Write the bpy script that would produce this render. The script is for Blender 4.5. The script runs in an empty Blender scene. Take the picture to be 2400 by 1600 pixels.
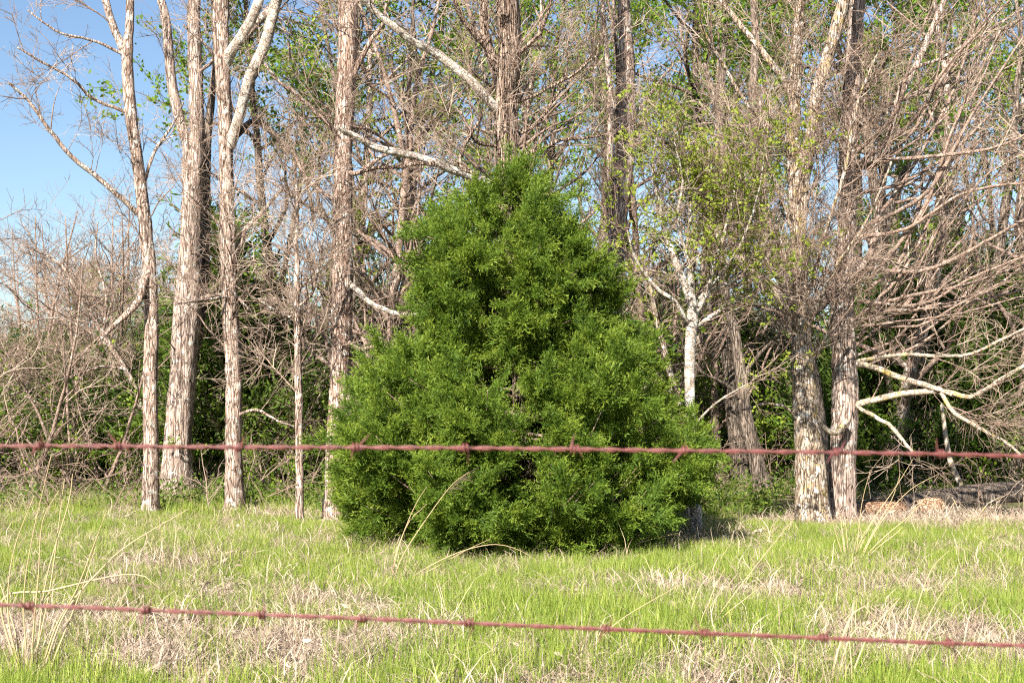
import bpy, math, random
import numpy as np
from mathutils import Vector

R = math.radians
rng = np.random.default_rng(11)
random.seed(11)
SC = bpy.context.scene
COL = SC.collection

# ------------------------------------------------------------------ camera, sky, sun, exposure
FPX, PW, PH, HORIZON, EYE = 3333.0, 2400.0, 1600.0, 960.0, 1.55
PITCH = math.atan((HORIZON - PH / 2) / FPX)
cam = bpy.data.cameras.new('camera')
cam.sensor_width = 36.0
cam.lens = FPX / PW * 36.0
cam.clip_start, cam.clip_end = 0.05, 3000
cam.dof.use_dof = True
cam.dof.focus_distance = 19.0
cam.dof.aperture_fstop = 13.0
camo = bpy.data.objects.new('camera', cam)
COL.objects.link(camo)
camo.location = (0, 0, EYE)
camo.rotation_euler = (math.pi / 2 + PITCH, 0, 0)
SC.camera = camo

SUN_EL, SUN_AZ = R(36), R(24)          # the sun stands behind the camera, to its left
sunvec = Vector((-math.sin(SUN_AZ) * math.cos(SUN_EL), -math.cos(SUN_AZ) * math.cos(SUN_EL), math.sin(SUN_EL)))
world = bpy.data.worlds.new('World')
SC.world = world
world.use_nodes = True
wn = world.node_tree
sky = wn.nodes.new('ShaderNodeTexSky')
sky.sky_type = 'NISHITA'
sky.sun_disc = False
sky.sun_elevation = SUN_EL
sky.sun_rotation = math.pi + SUN_AZ
sky.air_density, sky.dust_density, sky.ozone_density = 1.0, 0.7, 3.0
bg = wn.nodes['Background']
bg.inputs['Strength'].default_value = 0.055
wn.links.new(sky.outputs[0], bg.inputs['Color'])
sun = bpy.data.lights.new('sun', 'SUN')
sun.energy, sun.angle, sun.color = 5.0, R(0.5), (1.0, 0.93, 0.82)
suno = bpy.data.objects.new('sun', sun)
COL.objects.link(suno)
suno.rotation_euler = (-sunvec).to_track_quat('-Z', 'Y').to_euler()
suno.location = sunvec * 40
SC.view_settings.view_transform = 'Standard'
SC.view_settings.look = 'None'
SC.view_settings.exposure = 1.65
SC.view_settings.gamma = 1.0
SC.cycles.max_bounces = 4
SC.cycles.diffuse_bounces = 2
SC.cycles.transmission_bounces = 3
SC.cycles.adaptive_threshold = 0.03
SC.cycles.use_denoising = False
SC.cycles.denoising_prefilter = 'ACCURATE'
SC.cycles.filter_width = 1.2

# ------------------------------------------------------------------ geometry helpers
def at(px, py, Y):
    """point on the ray through photo pixel (px, py) whose distance along +Y is Y"""
    dx, dz = (px - PW / 2) / FPX, (PH / 2 - py) / FPX
    y = math.cos(PITCH) - dz * math.sin(PITCH)
    z = math.sin(PITCH) + dz * math.cos(PITCH)
    return np.array([dx / y * Y, Y, EYE + z / y * Y])

def gz(x, y):
    x, y = np.asarray(x, float), np.asarray(y, float)
    z = 0.035 * np.sin(x * 0.9 + 1.3) * np.sin(y * 0.7 + .4) + 0.02 * np.sin(x * 2.3 + y * 1.1)
    d = np.exp(-((x + 0.3) ** 2 / 5.0 + (y - 15.0) ** 2 / 6.0))
    return z - 0.05 * d

def ground_at(px, py):
    Y = 10.0
    for _ in range(12):
        p = at(px, py, 1.0)
        slope = (p[2] - EYE)
        Y = (EYE - float(gz(p[0] * Y, Y))) / -slope
    return np.array([p[0] * Y, Y, float(gz(p[0] * Y, Y))])

def norm(v):
    return v / (np.linalg.norm(v, axis=-1, keepdims=True) + 1e-12)

def mesh_np(name, V, Q=None, T=None, mat=None, smooth=True):
    V = np.asarray(V, np.float32)
    me = bpy.data.meshes.new(name)
    me.vertices.add(len(V))
    me.vertices.foreach_set('co', V.ravel())
    nq = 0 if Q is None else len(Q)
    nt = 0 if T is None else len(T)
    if nq + nt:
        parts = []
        if nq: parts.append(np.asarray(Q, np.int32).ravel())
        if nt: parts.append(np.asarray(T, np.int32).ravel())
        li = np.concatenate(parts)
        me.loops.add(len(li))
        me.loops.foreach_set('vertex_index', li)
        starts = np.concatenate([np.arange(nq) * 4, nq * 4 + np.arange(nt) * 3]).astype(np.int32)
        me.polygons.add(nq + nt)
        me.polygons.foreach_set('loop_start', starts)
        if smooth:
            me.polygons.foreach_set('use_smooth', np.ones(nq + nt, bool))
    me.update(calc_edges=True)
    if mat: me.materials.append(mat)
    return me

def link(name, data, parent=None, **props):
    o = bpy.data.objects.new(name, data)
    COL.objects.link(o)
    o.parent = parent
    for k, v in props.items(): o[k] = v
    return o

def thing(name, label, cat, loc=(0, 0, 0), rz=0.0, group=None):
    o = bpy.data.objects.new(name, None)
    COL.objects.link(o)
    o.empty_display_size = 0.2
    o.location = [float(c) for c in loc]
    o.rotation_euler = (0, 0, rz)
    o['label'] = label
    o['category'] = cat
    if group: o['group'] = group
    return o

def spline(P, step):
    """Catmull-Rom through rows of P (any columns; the first three are positions)"""
    P = np.asarray(P, float)
    if len(P) < 2: return P
    A = np.vstack([2 * P[0] - P[1], P, 2 * P[-1] - P[-2]])
    out = []
    for i in range(1, len(A) - 2):
        L = np.linalg.norm(A[i + 1, :3] - A[i, :3])
        n = max(1, int(round(L / step)))
        t = (np.arange(n) / n)[:, None]
        p0, p1, p2, p3 = A[i - 1], A[i], A[i + 1], A[i + 2]
        out.append(0.5 * (2 * p1 + (p2 - p0) * t + (2 * p0 - 5 * p1 + 4 * p2 - p3) * t ** 2 + (3 * p1 - p0 - 3 * p2 + p3) * t ** 3))
    out.append(A[-2][None])
    return np.vstack(out)

def rnd(me, vals):
    a = me.attributes.new('rnd', 'FLOAT', 'POINT'); a.data.foreach_set('value', np.asarray(vals, np.float32))
    return me

class Tubes:
    def __init__(s): s.V, s.Q, s.T, s.n = [], [], [], 0
    def add(s, P, rad, k=5, rough=0.0, flare=0.0, cap=True):
        P = np.asarray(P, float); n = len(P)
        rad = np.asarray(rad, float)
        t = norm(np.gradient(P, axis=0))
        ref = np.array([0.31, 0.95, 0.05]) if abs(t[:, 2]).mean() > 0.6 else np.array([0.05, 0.1, 1.0])
        u = norm(np.cross(t, ref)); v = np.cross(t, u)
        a = np.arange(k) / k * 2 * math.pi
        rr = np.repeat(rad[:, None], k, 1)
        if rough:
            ph = rng.uniform(0, 6.28, 8)
            s_ = np.concatenate([[0], np.cumsum(np.linalg.norm(np.diff(P, axis=0), axis=1))])[:, None]
            A = a[None]
            f = (0.5 * np.sin(2 * A + ph[0] + .7 * s_) + 0.4 * np.sin(3 * A + ph[1] - 1.1 * s_) + 0.35 * np.sin(5 * A + ph[2] + 2.3 * np.sin(s_ * 1.7 + ph[3]))
                 + 0.5 * np.sin(2.9 * s_ + ph[4]) * np.sin(A + ph[5]))
            g = rng.normal(0, 1, (n, k))
            ridge = np.sin(A * (k // 3) + 1.5 * np.sin(2.1 * s_ + ph[6]))
            rr = rr * (1 + rough * f + rough * 0.45 * g + rough * 0.6 * ridge)
            if flare:
                lob = 1 + 0.35 * np.sin(4 * A + ph[7]) + .2 * np.sin(7 * A + ph[2])
                rr = rr * (1 + flare * lob * np.exp(-s_ / 0.22))
        V = P[:, None] + rr[..., None] * (np.cos(a)[None, :, None] * u[:, None] + np.sin(a)[None, :, None] * v[:, None])
        b = s.n
        s.V.append(V.reshape(-1, 3))
        i = np.arange(n - 1)[:, None] * k; j = np.arange(k)[None]; j2 = (j + 1) % k
        s.Q.append(np.stack([b + i + j, b + i + j2, b + i + k + j2, b + i + k + j], -1).reshape(-1, 4))
        s.n += n * k
        if cap:
            s.V.append(P[-1:] + t[-1:] * rad[-1] * 0.6); c = s.n; s.n += 1
            o = b + (n - 1) * k
            s.T.append(np.stack([o + np.arange(k), o + (np.arange(k) + 1) % k, np.full(k, c)], -1))
    def mesh(s, name, mat):
        return mesh_np(name, np.vstack(s.V), np.vstack(s.Q), np.vstack(s.T) if s.T else None, mat)

# ------------------------------------------------------------------ materials
def ramp(nt, stops, interp='LINEAR'):
    n = nt.nodes.new('ShaderNodeValToRGB')
    n.color_ramp.interpolation = interp
    e = n.color_ramp.elements
    while len(e) < len(stops): e.new(0.5)
    for el, (p, c) in zip(e, stops):
        el.position = p
        el.color = (*c, 1) if len(c) == 3 else c
    return n

def new_mat(name, rough=0.85, spec=0.15):
    m = bpy.data.materials.new(name); m.use_nodes = True
    nt = m.node_tree
    b = nt.nodes['Principled BSDF']
    b.inputs['Roughness'].default_value = rough
    b.inputs['Specular IOR Level'].default_value = spec
    return m, nt, b

def tex(nt, kind, vec, scale, **kw):
    n = nt.nodes.new(kind)
    n.inputs['Scale'].default_value = scale
    for k, v in kw.items():
        if k in n.inputs: n.inputs[k].default_value = v
        else: setattr(n, k, v)
    if vec is not None: nt.links.new(vec, n.inputs['Vector'])
    return n

def mapped(nt, scale):
    tc = nt.nodes.new('ShaderNodeTexCoord'); mp = nt.nodes.new('ShaderNodeMapping')
    mp.inputs['Scale'].default_value = scale
    nt.links.new(tc.outputs['Object'], mp.inputs['Vector'])
    return tc.outputs['Object'], mp.outputs['Vector']

def mix(nt, fac, a, b, typ='MIX'):
    n = nt.nodes.new('ShaderNodeMix'); n.data_type = 'RGBA'; n.blend_type = typ
    for s, v in ((n.inputs['Factor'], fac), (n.inputs[6], a), (n.inputs[7], b)):
        if hasattr(v, 'links'): nt.links.new(v, s)
        elif isinstance(v, (int, float)): s.default_value = v
        else: s.default_value = (*v, 1)
    return n.outputs[2]

def bark(name, dark, mid, light, lichen=None, lich_amt=0.5, freq=26, yellow=None, zsq=0.13, bump=1.0):
    m, nt, b = new_mat(name, 0.9, 0.1)
    raw, st = mapped(nt, (1, 1, zsq))
    n1 = tex(nt, 'ShaderNodeTexNoise', st, freq, Detail=5.0, Roughness=0.65, Distortion=0.6)
    v1 = tex(nt, 'ShaderNodeTexVoronoi', st, freq * 1.3, feature='DISTANCE_TO_EDGE')
    r1 = ramp(nt, [(0.36, dark), (0.48, mid), (0.62, light)])
    nt.links.new(n1.outputs[0], r1.inputs[0])
    rv = ramp(nt, [(0.0, (0, 0, 0)), (0.10, (1, 1, 1))])
    nt.links.new(v1.outputs[0], rv.inputs[0])
    col = mix(nt, rv.outputs[0], dark, r1.outputs[0])
    col = mix(nt, 0.8, r1.outputs[0], col)
    n2 = tex(nt, 'ShaderNodeTexNoise', raw, 3.2, Detail=4.0, Roughness=0.6)
    r2 = ramp(nt, [(0.35, (0.72, 0.72, 0.72)), (0.65, (1.12, 1.1, 1.08))])
    nt.links.new(n2.outputs[0], r2.inputs[0])
    col = mix(nt, 1.0, col, r2.outputs[0], 'MULTIPLY')
    if lichen:
        n3 = tex(nt, 'ShaderNodeTexNoise', raw, 9.0, Detail=6.0, Roughness=0.7)
        lo = 0.62 - 0.16 * lich_amt
        r3 = ramp(nt, [(lo, (0, 0, 0)), (lo + 0.08, (0.9, 0.9, 0.9))])
        nt.links.new(n3.outputs[0], r3.inputs[0])
        col = mix(nt, r3.outputs[0], col, lichen)
    if yellow:
        n4 = tex(nt, 'ShaderNodeTexNoise', raw, 5.0, Detail=6.0, Roughness=0.7)
        mp = nt.nodes.new('ShaderNodeVectorMath'); mp.operation = 'ADD'; mp.inputs[1].default_value = (7, 3, 5)
        nt.links.new(raw, mp.inputs[0]); nt.links.new(mp.outputs[0], n4.inputs['Vector'])
        r4 = ramp(nt, [(0.54, (0, 0, 0)), (0.64, (0.85, 0.85, 0.85))])
        nt.links.new(n4.outputs[0], r4.inputs[0])
        col = mix(nt, r4.outputs[0], col, yellow)
    nt.links.new(col, b.inputs['Base Color'])
    bp = nt.nodes.new('ShaderNodeBump'); bp.inputs['Strength'].default_value = bump; bp.inputs['Distance'].default_value = 0.04
    h = mix(nt, 0.5, n1.outputs[0], rv.outputs[0])
    nt.links.new(h, bp.inputs['Height']); nt.links.new(bp.outputs[0], b.inputs['Normal'])
    return m

def leaf_mat(name, cols, trans=0.35, tcol=None, rough=0.55, spec=0.25, wobj=.3):
    """leaf colours vary from instance to instance and along the leaf"""
    m, nt, b = new_mat(name, rough, spec)
    oi = nt.nodes.new('ShaderNodeObjectInfo')
    at_ = nt.nodes.new('ShaderNodeAttribute'); at_.attribute_name = 'rnd'
    n = len(cols)
    r = ramp(nt, [(i / max(1, n - 1), c) for i, c in enumerate(cols)])
    ad = nt.nodes.new('ShaderNodeMath'); ad.operation = 'MULTIPLY_ADD'
    ad.inputs[1].default_value = wobj
    nt.links.new(oi.outputs['Random'], ad.inputs[0])
    s2 = nt.nodes.new('ShaderNodeMath'); s2.operation = 'SUBTRACT'; s2.inputs[1].default_value = wobj / 2
    nt.links.new(at_.outputs['Fac'], s2.inputs[0]); nt.links.new(s2.outputs[0], ad.inputs[2])
    nt.links.new(ad.outputs[0], r.inputs[0])
    nt.links.new(r.outputs[0], b.inputs['Base Color'])
    if trans:
        tr = nt.nodes.new('ShaderNodeBsdfTranslucent')
        c = mix(nt, 0.5, r.outputs[0], tcol or cols[-1])
        nt.links.new(c, tr.inputs['Color'])
        ms = nt.nodes.new('ShaderNodeMixShader'); ms.inputs[0].default_value = trans
        nt.links.new(b.outputs[0], ms.inputs[1]); nt.links.new(tr.outputs[0], ms.inputs[2])
        nt.links.new(ms.outputs[0], nt.nodes['Material Output'].inputs['Surface'])
    return m

M = {}
M['bark_grey'] = bark('bark_grey', (0.10, 0.065, 0.05), (0.35, 0.255, 0.205), (0.56, 0.46, 0.40), (0.58, 0.56, 0.51), 0.45, 26)
M['bark_ridged'] = bark('bark_ridged', (0.11, 0.075, 0.062), (0.35, 0.265, 0.22), (0.56, 0.465, 0.41), (0.55, 0.55, 0.51), 0.3, 22, zsq=0.09)
M['bark_pink'] = bark('bark_pink', (0.13, 0.075, 0.055), (0.36, 0.255, 0.205), (0.54, 0.43, 0.37), (0.60, 0.58, 0.53), 0.35, 24)
M['bark_shaggy'] = bark('bark_shaggy', (0.07, 0.045, 0.035), (0.28, 0.20, 0.155), (0.48, 0.38, 0.31), None, 0, 30, zsq=0.06, bump=1.5)
M['bark_pale'] = bark('bark_pale', (0.16, 0.12, 0.08), (0.38, 0.31, 0.23), (0.52, 0.45, 0.36), (0.58, 0.545, 0.48), 0.75, 20, (0.42, 0.31, 0.11), zsq=0.4)
M['bark_limb'] = bark('bark_limb', (0.17, 0.13, 0.10), (0.38, 0.32, 0.27), (0.54, 0.48, 0.42), (0.60, 0.59, 0.54), 0.7, 22, zsq=1, bump=.6)
M['bark_lichen'] = bark('bark_lichen', (0.09, 0.065, 0.045), (0.31, 0.235, 0.175), (0.50, 0.41, 0.33), (0.62, 0.58, 0.53), 0.55, 24, (0.38, 0.29, 0.11))
M['bark_dark'] = bark('bark_dark', (0.05, 0.04, 0.033), (0.17, 0.135, 0.11), (0.30, 0.245, 0.205), None, 0, 22)
M['branch'] = bark('branch_bark', (0.10, 0.065, 0.05), (0.26, 0.185, 0.15), (0.42, 0.325, 0.27), (0.50, 0.47, 0.41), 0.25, 30, zsq=1, bump=.4)
M['deadwood'] = bark('dead_wood', (0.16, 0.12, 0.09), (0.42, 0.35, 0.27), (0.58, 0.51, 0.42), (0.6, 0.58, 0.5), 0.4, 26, (0.46, 0.34, 0.09), zsq=1, bump=.5)
M['logwood'] = bark('log_wood', (0.14, 0.07, 0.04), (0.36, 0.22, 0.14), (0.55, 0.38, 0.27), None, 0, 16, zsq=1)
M['twig'] = leaf_mat('twig_bark', [(0.13, 0.088, 0.066), (0.25, 0.18, 0.14), (0.42, 0.33, 0.265)], 0, rough=.8, spec=.1)
M['twig_shade_dark'] = leaf_mat('twig_bark_shade', [(0.06, 0.045, 0.032), (0.12, 0.09, 0.065), (0.20, 0.155, 0.11)], 0, rough=.8, spec=.1)  # darker twig colour stands in for the shade inside the wood
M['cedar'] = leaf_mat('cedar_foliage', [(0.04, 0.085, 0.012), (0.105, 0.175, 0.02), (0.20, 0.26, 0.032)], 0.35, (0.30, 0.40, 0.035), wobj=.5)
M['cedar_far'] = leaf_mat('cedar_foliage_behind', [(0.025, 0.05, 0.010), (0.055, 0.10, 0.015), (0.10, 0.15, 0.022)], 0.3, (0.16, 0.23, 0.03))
M['leaf_green'] = leaf_mat('spring_leaf', [(0.08, 0.165, 0.018), (0.14, 0.24, 0.025), (0.24, 0.32, 0.035)], 0.5, (0.32, 0.46, 0.05))
M['leaf_yellow'] = leaf_mat('budding_leaf', [(0.15, 0.21, 0.025), (0.23, 0.29, 0.035), (0.30, 0.34, 0.05)], 0.45, (0.38, 0.42, 0.05))
M['leaf_weed'] = leaf_mat('weed_leaf', [(0.05, 0.095, 0.016), (0.09, 0.15, 0.022), (0.15, 0.21, 0.032)], 0.4, (0.24, 0.33, 0.045))
M['grass'] = leaf_mat('grass_blade', [(0.11, 0.18, 0.024), (0.215, 0.29, 0.042), (0.37, 0.40, 0.10)], 0.38, (0.38, 0.46, 0.06), wobj=.6)
M['straw'] = leaf_mat('dead_grass_blade', [(0.27, 0.195, 0.145), (0.40, 0.31, 0.24), (0.54, 0.45, 0.355)], 0.25, (0.5, 0.4, 0.28), rough=.7, wobj=.5)
M['stalk'] = leaf_mat('dry_stalk', [(0.46, 0.35, 0.20), (0.58, 0.48, 0.31), (0.68, 0.60, 0.43)], 0.15, (0.5, 0.4, 0.25), rough=.6)

m, nt, b = new_mat('rusty_wire', 0.5, 0.5)
raw, st = mapped(nt, (1, 1, 1))
n1 = tex(nt, 'ShaderNodeTexNoise', raw, 110.0, Detail=6.0, Roughness=.75)
r1 = ramp(nt, [(0.3, (0.045, 0.018, 0.018)), (0.5, (0.135, 0.034, 0.029)), (0.62, (0.16, 0.06, 0.055)), (0.75, (0.22, 0.15, 0.15))])
nt.links.new(n1.outputs[0], r1.inputs[0]); nt.links.new(r1.outputs[0], b.inputs['Base Color'])
bp = nt.nodes.new('ShaderNodeBump'); bp.inputs['Strength'].default_value = .5; bp.inputs['Distance'].default_value = .001
nt.links.new(n1.outputs[0], bp.inputs['Height']); nt.links.new(bp.outputs[0], b.inputs['Normal'])
M['rust'] = m

m, nt, b = new_mat('soil_and_thatch', 0.95, 0.05)
raw, st = mapped(nt, (1, 1, 1))
n1 = tex(nt, 'ShaderNodeTexNoise', raw, 1.1, Detail=8.0, Roughness=.75)
n2 = tex(nt, 'ShaderNodeTexNoise', raw, 45.0, Detail=4.0, Roughness=.7)
r1 = ramp(nt, [(0.35, (0.075, 0.10, 0.03)), (0.52, (0.13, 0.125, 0.06)), (0.66, (0.20, 0.155, 0.10))])
r2 = ramp(nt, [(0.3, (0.5, 0.5, 0.5)), (0.7, (1.3, 1.3, 1.3))])
nt.links.new(n1.outputs[0], r1.inputs[0]); nt.links.new(n2.outputs[0], r2.inputs[0])
nt.links.new(mix(nt, 1.0, r1.outputs[0], r2.outputs[0], 'MULTIPLY'), b.inputs['Base Color'])
M['soil'] = m

# ------------------------------------------------------------------ instanced small pieces (geometry nodes)
def proto(name, me):
    return bpy.data.objects.new(name, me)          # not linked: a piece used only inside foliage, twig and grass parts

GROUPS = {}
def scatter_group(key, protos):
    if key in GROUPS: return GROUPS[key]
    g = bpy.data.node_groups.new('scatter_' + key, 'GeometryNodeTree')
    g.interface.new_socket('Geometry', in_out='INPUT', socket_type='NodeSocketGeometry')
    g.interface.new_socket('Geometry', in_out='OUTPUT', socket_type='NodeSocketGeometry')
    N, L = g.nodes, g.links
    gi, go = N.new('NodeGroupInput'), N.new('NodeGroupOutput')
    j = N.new('GeometryNodeJoinGeometry')
    for p in protos:
        oi = N.new('GeometryNodeObjectInfo'); oi.inputs['Object'].default_value = p
        oi.inputs['As Instance'].default_value = True
        L.new(oi.outputs['Geometry'], j.inputs[0])
    iop = N.new('GeometryNodeInstanceOnPoints')
    def attr(nm, typ):
        a = N.new('GeometryNodeInputNamedAttribute'); a.data_type = typ; a.inputs['Name'].default_value = nm
        return a.outputs['Attribute']
    L.new(gi.outputs[0], iop.inputs['Points']); L.new(j.outputs[0], iop.inputs['Instance'])
    iop.inputs['Pick Instance'].default_value = True
    L.new(attr('idx', 'INT'), iop.inputs['Instance Index'])
    L.new(attr('rot', 'FLOAT_VECTOR'), iop.inputs['Rotation'])
    L.new(attr('scl', 'FLOAT'), iop.inputs['Scale'])
    L.new(iop.outputs[0], go.inputs[0])
    GROUPS[key] = g
    return g

PROTOS = {}
def scatter(name, key, pos, rot, scl, parent=None, **props):
    n = len(pos)
    me = mesh_np(name, pos)
    a = me.attributes.new('rot', 'FLOAT_VECTOR', 'POINT'); a.data.foreach_set('vector', np.asarray(rot, np.float32).ravel())
    a = me.attributes.new('scl', 'FLOAT', 'POINT'); a.data.foreach_set('value', np.asarray(scl, np.float32))
    a = me.attributes.new('idx', 'INT', 'POINT'); a.data.foreach_set('value', rng.integers(0, len(PROTOS[key]), n).astype(np.int32))
    for pm in {p.data.materials[0] for p in PROTOS[key]}: me.materials.append(pm)
    o = link(name, me, parent, kind='stuff', **props)
    md = o.modifiers.new('scatter', 'NODES'); md.node_group = scatter_group(key, PROTOS[key])
    return o

def euler_dir(d, roll=None):
    d = norm(np.asarray(d, float))
    roll = rng.uniform(0, 2 * math.pi, len(d)) if roll is None else roll
    return np.stack([roll, -np.arcsin(np.clip(d[:, 2], -1, 1)), np.arctan2(d[:, 1], d[:, 0])], -1)

def blades(n, base_r, h, w, lean, droop, seg=3, tilt0=0.1, mat=None, name='blade', hvar=.35, curl=.3):
    """n grass blades growing from a disc; +Z up"""
    a = rng.uniform(0, 6.283, n); r = base_r * np.sqrt(rng.uniform(0, 1, n))
    base = np.stack([r * np.cos(a), r * np.sin(a), np.full(n, -0.02)], -1)
    H = h * rng.uniform(1 - hvar, 1 + hvar, n)
    az = rng.uniform(0, 6.283, n)
    th = np.abs(rng.normal(tilt0, lean, n))
    W = w * rng.uniform(.6, 1.3, n)
    side = np.stack([np.sin(az + rng.normal(0, .8, n)), -np.cos(az), np.zeros(n)], -1); side = norm(side)
    V = []; p = base.copy(); tt = th.copy(); az2 = az.copy()
    for s in range(seg + 1):
        f = s / seg
        ww = W * (1 - f) ** 0.7 if s < seg else W * 0
        V.append(p - side * ww[:, None] / 2)
        if s < seg: V.append(p + side * ww[:, None] / 2)
        d = np.stack([np.sin(tt) * np.cos(az2), np.sin(tt) * np.sin(az2), np.cos(tt)], -1)
        p = p + d * (H / seg)[:, None]
        tt = tt + droop * rng.uniform(.3, 1.5, n) / seg * (0.5 + f * 1.5)
        az2 = az2 + rng.normal(0, curl, n)
    nv = 2 * seg + 1
    V = np.stack(V, 1).reshape(-1, 3)
    V[:, 2] = np.maximum(V[:, 2], -0.02 + rng.uniform(0, .03, len(V)))
    b = np.arange(n)[:, None] * nv
    Q = np.concatenate([np.concatenate([b + 2 * s, b + 2 * s + 1, b + 2 * s + 3, b + 2 * s + 2], 1) for s in range(seg - 1)]) if seg > 1 else None
    e = 2 * (seg - 1)
    T = np.concatenate([b + e, b + e + 1, b + e + 2], 1)
    return rnd(mesh_np(name, V, Q, T, mat), np.repeat(rng.uniform(0, 1, n), nv))

def wob_line(p0, d, L, n, wob, up=0.0, bend=None):
    d = norm(np.asarray(d, float)); pts = [np.asarray(p0, float)]
    for i in range(n):
        d = norm(d + rng.normal(0, wob, 3) + np.array([0, 0, up]))
        pts.append(pts[-1] + d * L / n)
    return np.array(pts)

def twig_spray(L=0.9, n_side=8, r0=0.007, mat=None, sub=1):
    T = Tubes()
    ax = wob_line((0, 0, 0), (1, 0, 0), L, 4, .17)
    T.add(ax, np.linspace(r0, r0 * .4, 5), 3, cap=False)
    for i in range(n_side):
        f = rng.uniform(.08, 1); k = min(3, int(f * 4)); p = ax[k] + (ax[k + 1] - ax[k]) * (f * 4 - k)
        a = rng.uniform(0, 6.283); th = rng.uniform(.5, 1.1)
        d = np.array([math.cos(th), math.sin(th) * math.cos(a), math.sin(th) * math.sin(a) * .8])
        l = L * rng.uniform(.25, .6) * (1.15 - .6 * f)
        q = wob_line(p, d, l, 2, .22)
        T.add(q, np.linspace(r0 * .6, r0 * .32, 3), 3, cap=False)
        for _ in range(sub):
            j = rng.integers(0, 2); a = rng.uniform(0, 6.283)
            dd = norm(d + .8 * np.array([0, math.cos(a), math.sin(a)]) + rng.normal(0, .2, 3))
            T.add(wob_line(q[j] + (q[j + 1] - q[j]) * rng.uniform(.2, 1), dd, l * rng.uniform(.3, .7), 1, .15), np.linspace(r0 * .42, r0 * .26, 2), 3, cap=False)
    return rnd(T.mesh('twig_spray', mat), np.full(T.n, .5))

def leaf_spray(L=0.6, n=26, size=0.045, mat=None, bud=False):
    c = rng.uniform(0, L, n); a = rng.uniform(0, 6.283, n); r = np.abs(rng.normal(0, .10, n)) + .02
    P = np.stack([c, r * np.cos(a), r * np.sin(a)], -1)
    if bud:
        k = max(3, n // 5); cl = rng.integers(0, k, n); P = P[cl] + rng.normal(0, .018, (n, 3))
    d = norm(rng.normal(0, 1, (n, 3)) + np.array([.6, 0, -.2])); s = norm(np.cross(d, rng.normal(0, 1, (n, 3)))); nn = np.cross(d, s)
    S = (size * rng.uniform(.6, 1.4, n))[:, None]
    v0 = P; v1 = P + d * S * .5 + s * S * .32 + nn * S * .1; v2 = P + d * S * 1.1; v3 = P + d * S * .5 - s * S * .32 + nn * S * .1
    V = np.stack([v0, v1, v2, v3], 1).reshape(-1, 3); b = np.arange(n)[:, None] * 4
    T = np.concatenate([np.concatenate([b, b + 1, b + 2], 1), np.concatenate([b, b + 2, b + 3], 1)])
    return rnd(mesh_np('leaf_spray', V, None, T, mat, False), np.repeat(rng.uniform(0, 1, n), 4))

def cedar_spray(L=0.26, mat=None, nb=10, sub=3, w=0.0045):
    V, T, C = [], [], []
    def loz(p, d, l, ww, c):
        s = norm(np.cross(d, rng.normal(0, 1, 3)))
        b = len(V); V.extend([p, p + d * l * .55 + s * ww, p + d * l, p + d * l * .55 - s * ww]); T.extend([(b, b + 1, b + 2), (b, b + 2, b + 3)]); C.extend([c] * 4)
    ax = wob_line((0, 0, 0), (1, 0, 0), L, 4, .14, -.03)
    for i in range(4): loz(ax[i], norm(ax[i + 1] - ax[i]), L / 3, w, .25 + .15 * i)
    for i in range(nb):
        f = (i + .3) / nb; k = min(3, int(f * 4)); p = ax[k] + (ax[k + 1] - ax[k]) * (f * 4 - k)
        a = i * 2.4 + rng.normal(0, .4); th = rng.uniform(.35, .85)
        d = norm(np.array([math.cos(th), math.sin(th) * math.cos(a), math.sin(th) * math.sin(a)]))
        l = L * rng.uniform(.3, .55) * (1.1 - .6 * f)
        loz(p, d, l, w, .3 + .5 * f)
        for j in range(sub):
            g = rng.uniform(.1, .8); dd = norm(d + rng.normal(0, .45, 3))
            loz(p + d * l * g, dd, l * rng.uniform(.4, .7), w * .9, .3 + .5 * f + rng.uniform(-.1, .2))
    return rnd(mesh_np('cedar_spray', np.array(V), None, np.array(T), mat, False), np.array(C))

PROTOS['twig'] = [proto('twig_spray', twig_spray(rng.uniform(.75, 1.1), 7, .0088, M['twig'])) for _ in range(10)]
PROTOS['twig_shade_dark'] = [proto('twig_spray', twig_spray(rng.uniform(.8, 1.1), 6, .0095, M['twig_shade_dark'])) for _ in range(8)]
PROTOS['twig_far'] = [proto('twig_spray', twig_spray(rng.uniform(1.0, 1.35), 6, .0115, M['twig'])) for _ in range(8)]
PROTOS['twig_far_shade_dark'] = [proto('twig_spray', twig_spray(rng.uniform(1.0, 1.35), 6, .012, M['twig_shade_dark'])) for _ in range(8)]
PROTOS['leaf_green'] = [proto('leaf_spray', leaf_spray(.8, 40, .085, M['leaf_green'])) for _ in range(6)]
PROTOS['leaf_yellow'] = [proto('leaf_spray', leaf_spray(.55, 34, .042, M['leaf_yellow'], True)) for _ in range(6)]
PROTOS['leaf_weed'] = [proto('leaf_spray', leaf_spray(.35, 28, .05, M['leaf_weed'])) for _ in range(5)]
PROTOS['cedar'] = [proto('cedar_spray', cedar_spray(.17, M['cedar'], 8, 2, .005)) for _ in range(10)]
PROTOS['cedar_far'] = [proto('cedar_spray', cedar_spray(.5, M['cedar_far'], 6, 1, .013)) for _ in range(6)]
PROTOS['grass'] = [proto('grass_tuft', blades(100, .17, .17, .0065, .22, .5, 3, mat=M['grass'], name='grass_tuft')) for _ in range(6)]
PROTOS['long_straw'] = [proto('straw_strands', blades(6, .14, .46, .006, .5, 1.3, 4, .7, M['stalk'], 'straw_strands', .45, .25)) for _ in range(8)]
PROTOS['straw'] = [proto('straw_tuft', blades(75, .17, .20, .0072, .5, 2.0, 4, 1.0, M['straw'], 'straw_tuft', .55, .9)) for _ in range(6)]

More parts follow.
